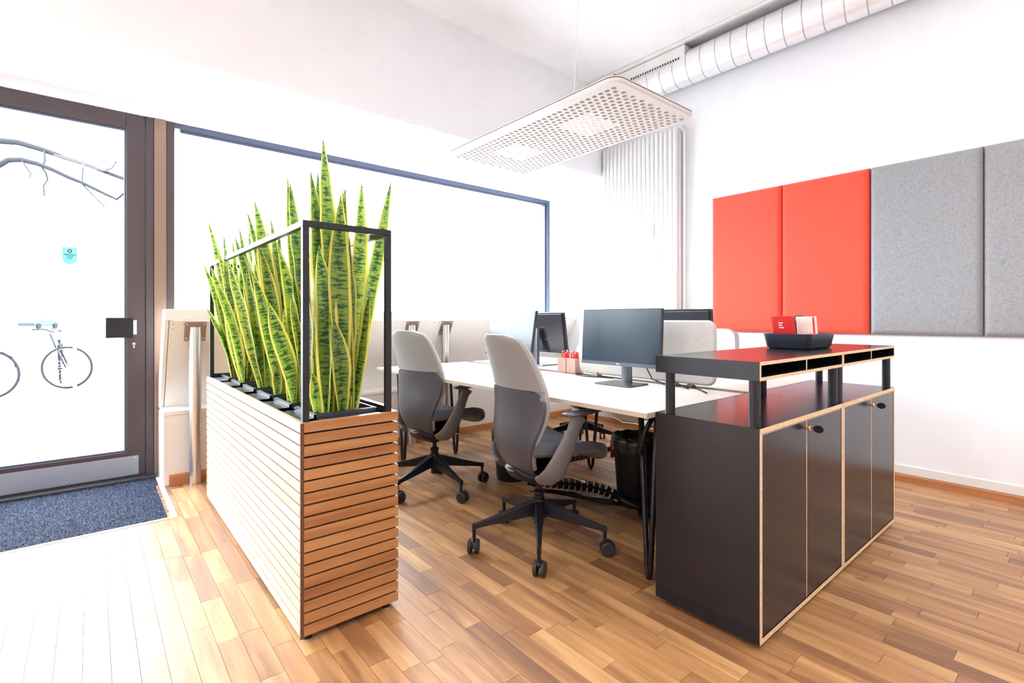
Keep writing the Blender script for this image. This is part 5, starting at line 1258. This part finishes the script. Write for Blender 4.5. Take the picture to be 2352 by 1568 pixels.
        for j in range(len(sects) - 1):
            for q in range(4): m.quad((j * 4 + q, j * 4 + (q + 1) % 4, (j + 1) * 4 + (q + 1) % 4, (j + 1) * 4 + q))
        m.quad((0, 3, 2, 1)); e = (len(sects) - 1) * 4; m.quad((e, e + 1, e + 2, e + 3))
        sp = m.make('base_spoke', M_CHBLACK, o, bevel=0.003, bseg=2)
        MB().cyl(W_(0.322, 0, 0.045), W_(0.322, 0, 0.120), 0.0085, n=12).make('caster_stem', M_CHBLACK, sp)
        # caster: twin wheels and hood, swivelled
        sw = a + CASTER_TURN[k]; cs, sn = math.cos(sw), math.sin(sw); ox, oy = W_(0.322, 0, 0)[:2]; R = 0.033
        ox2, oy2 = ox + cs * 0.012, oy + sn * 0.012
        m = MB()
        for sd in (-1, 1):
            b = len(m.v); n = 22
            for (off, rr_) in ((sd * 0.009, R * 0.82), (sd * 0.010, R), (sd * 0.022, R), (sd * 0.026, R * 0.86), (sd * 0.0262, 0.0)):
                for j in range(n):
                    w = 2 * PI * j / n; lx = rr_ * math.cos(w); lz = rr_ * math.sin(w)
                    m.v.append((ox2 + cs * lx - sn * off, oy2 + sn * lx + cs * off, R + lz))
            for r_ in range(4):
                for j in range(n):
                    q = (j + 1) % n; f_ = (b + r_ * n + j, b + r_ * n + q, b + (r_ + 1) * n + q, b + (r_ + 1) * n + j); m.quad(f_ if sd < 0 else f_[::-1])
        m.make('caster_wheel', M_CASTER, sp, smooth=True, auto=40)
        m = MB(); pts = []
        for j in range(9):
            w = PI * (0.02 + 0.75 * j / 8); pts.append((ox2 - cs * (R + 0.002) * -math.cos(w), oy2 - sn * (R + 0.002) * -math.cos(w), R + (R + 0.002) * math.sin(w)))
        m.tube(pts, [(0.009, 0.003)] * 9, 8, up=(0, 0, 1)); m.make('caster_hood', M_CHBLACK, sp, smooth=True)
    return o
CASTER_TURN = [0.6, 2.4, 1.2, 2.9, 0.4]
# the base of each chair is built already turned, then the whole chair is turned by its own yaw
def chair(x, y, yaw, base_abs, label, n):
    BASE_ANG[0] = math.radians(base_abs - yaw)
    o = make_chair(label)
    o.location = (x, y, 0); o.rotation_euler = (0, 0, math.radians(yaw))
    return o
BASE_ANG = [0.0]
chair(1.680, 1.800, -8, 11, 'grey office chair nearest the camera, between plant box and black cabinet', 0)
chair(1.716, 2.833, 9, -20, 'farther grey office chair half hidden behind the plant box', 1)
chair(3.28, 1.86, 178, 30, 'office chair behind the felt divider on the wall side, pale back showing', 2)
chair(3.28, 2.98, 172, 5, 'office chair on the wall side nearest the window, mostly hidden by the near monitor', 3)

# ------------------------------------------------------------------ bins and cable gear under the desks
def wbin(x, y, h, r0, r1, label, bag=True):
    o = thing('waste_bin', (x, y, 0), label, 'bin', 'black waste bins under the desks')
    MB().lathe([(0, 0.0), (r0, 0.0), (r0 + 0.003, 0.006), (r1, h), (r1 + 0.004, h), (r1 + 0.004, h - 0.012), (r1 - 0.004, h - 0.002), (r0 - 0.004, 0.008), (0, 0.008)], (x, y, 0), 32).make('bin_body', M_BLACKP, o, smooth=True, auto=40)
    if bag:
        m = MB(); n = 40; rr = random.Random(6)
        for k, (r, z) in enumerate(((r1 + 0.006, h - 0.075), (r1 + 0.009, h - 0.03), (r1 + 0.008, h + 0.004), (r1 - 0.002, h + 0.008), (r1 - 0.012, h - 0.06))):
            for j in range(n):
                w = 2 * PI * j / n; q = r + 0.003 * math.sin(j * 2.3 + k) ; zz = z + (0.010 * math.sin(j * 1.1) if k == 0 else 0.004 * math.sin(j * 1.7 + k))
                m.v.append((x + q * math.cos(w), y + q * math.sin(w), zz))
        for k in range(4):
            for j in range(n): q = (j + 1) % n; m.quad((k * n + j, k * n + q, (k + 1) * n + q, (k + 1) * n + j))
        m.make('bin_liner', pm('bin_bag_film', (0.02, 0.02, 0.022), 0.22), o, smooth=True)
    return o
wbin(2.50, 1.83, 0.40, 0.105, 0.135, 'black waste bin with a bag, beside the cabinet under the near desk')
wbin(2.235, 2.672, 0.33, 0.10, 0.13, 'black waste bin half hidden behind the nearer office chair')
tg = thing('red_tag', (2.47, 1.99, 0.25), 'small red tag on the left rim of the near waste bin', 'tag')
MB().box(2.438, 2.476, 1.969, 1.973, 0.25, 0.36).make('tag_card', M_REDP, tg)
sp = thing('cable_spine', (2.35, 2.1, 0.0), 'black segmented cable spine sagging from the desk to the floor', 'cable guide')
path = [Vector(p) for p in [(2.02, 2.24, 0.135), (2.08, 2.18, 0.125), (2.16, 2.12, 0.115), (2.24, 2.05, 0.105), (2.30, 1.99, 0.095), (2.345, 1.935, 0.08), (2.37, 1.89, 0.06)]]
def along(path, n):
    seg = [(path[i + 1] - path[i]).length for i in range(len(path) - 1)]; T_ = sum(seg); out = []
    for k in range(n):
        d = T_ * k / (n - 1); i = 0
        while i < len(seg) - 1 and d > seg[i]: d -= seg[i]; i += 1
        out.append((path[i].lerp(path[i + 1], min(1, d / seg[i])), (path[i + 1] - path[i]).normalized()))
    return out
for k, (p, t) in enumerate(along(path, 15)):
    a = t.cross(Vector((0, 0, 1))).normalized(); c = a.cross(t)
    m = MB(); m.tube([p - t * 0.013, p + t * 0.011], [(0.042, 0.036), (0.034, 0.028)], 8, up=(0, 0, 1)); m.make('spine_link', M_BLACKP, sp, bevel=0.002)
MB().tube([(p.x, p.y, p.z) for p in path], 0.008, 8).make('spine_core', M_BLACKP, sp, smooth=True)
MB().lathe([(0, 0), (0.10, 0), (0.105, 0.006), (0.10, 0.022), (0.02, 0.030), (0, 0.030)], (2.40, 1.83 - 0.21, 0), 32).make('weighted_foot', M_BLACKM, sp, smooth=True, auto=40)
MB().tube([(2.37, 1.89, 0.06), (2.36, 1.78, 0.045), (2.385, 1.68, 0.03)], 0.018, 10).make('foot_arm', M_BLACKM, sp, smooth=True)
cs = thing('cable_sleeve', (2.75, 2.3, 0.0), 'grey and black spiral cable sleeve hanging behind the waste bin', 'cable guide')
pth = [Vector(p) for p in [(2.50, 2.40, 0.13), (2.60, 2.34, 0.15), (2.72, 2.26, 0.19), (2.84, 2.15, 0.23), (2.90, 2.05, 0.26)]]
MB().tube(pth, 0.016, 10).make('sleeve_core', M_BLACKP, cs, smooth=True)
for p, t in along(pth, 20):
    MB().tube([p - t * 0.007, p + t * 0.007], 0.0185, 12).make('sleeve_ring', M_HANDLE, cs, smooth=True)
rr = random.Random(8)
for k in range(5):
    y0 = 2.30 - 0.03 * k
    cable('floor_cable', [(2.0 + rr.uniform(-.03, .05), y0, 0.10 + rr.uniform(-.02, .05)), (2.10, y0 - 0.06, 0.06 + rr.uniform(0, .04)), (2.22, y0 - .12 + rr.uniform(-.03, .03), 0.03 + rr.uniform(0, .03)), (2.32, y0 - 0.24, 0.012), (2.40, y0 - 0.36, 0.010)], 0.005, 'black cables tangled under the near desk beside the cable spine', 'cables under the near desk')
cable('hanging_cable', [(2.45, 1.20, 0.69), (2.40, 1.22, 0.60), (2.36, 1.24, 0.50)], 0.006, 'short black cable hanging under the near desk beside its leg')
st_ = MB().tube([(1.85, 1.26, 0.69), (1.83, 1.29, 0.62), (1.815, 1.31, 0.52)], 0.011, 10).make('leg_brace', M_BLACKM, smooth=True)
st_.parent = [o for o in COL.objects if o.name == 'desk'][0]
st_.matrix_parent_inverse = Matrix.Translation(-SHIFT['desk'])
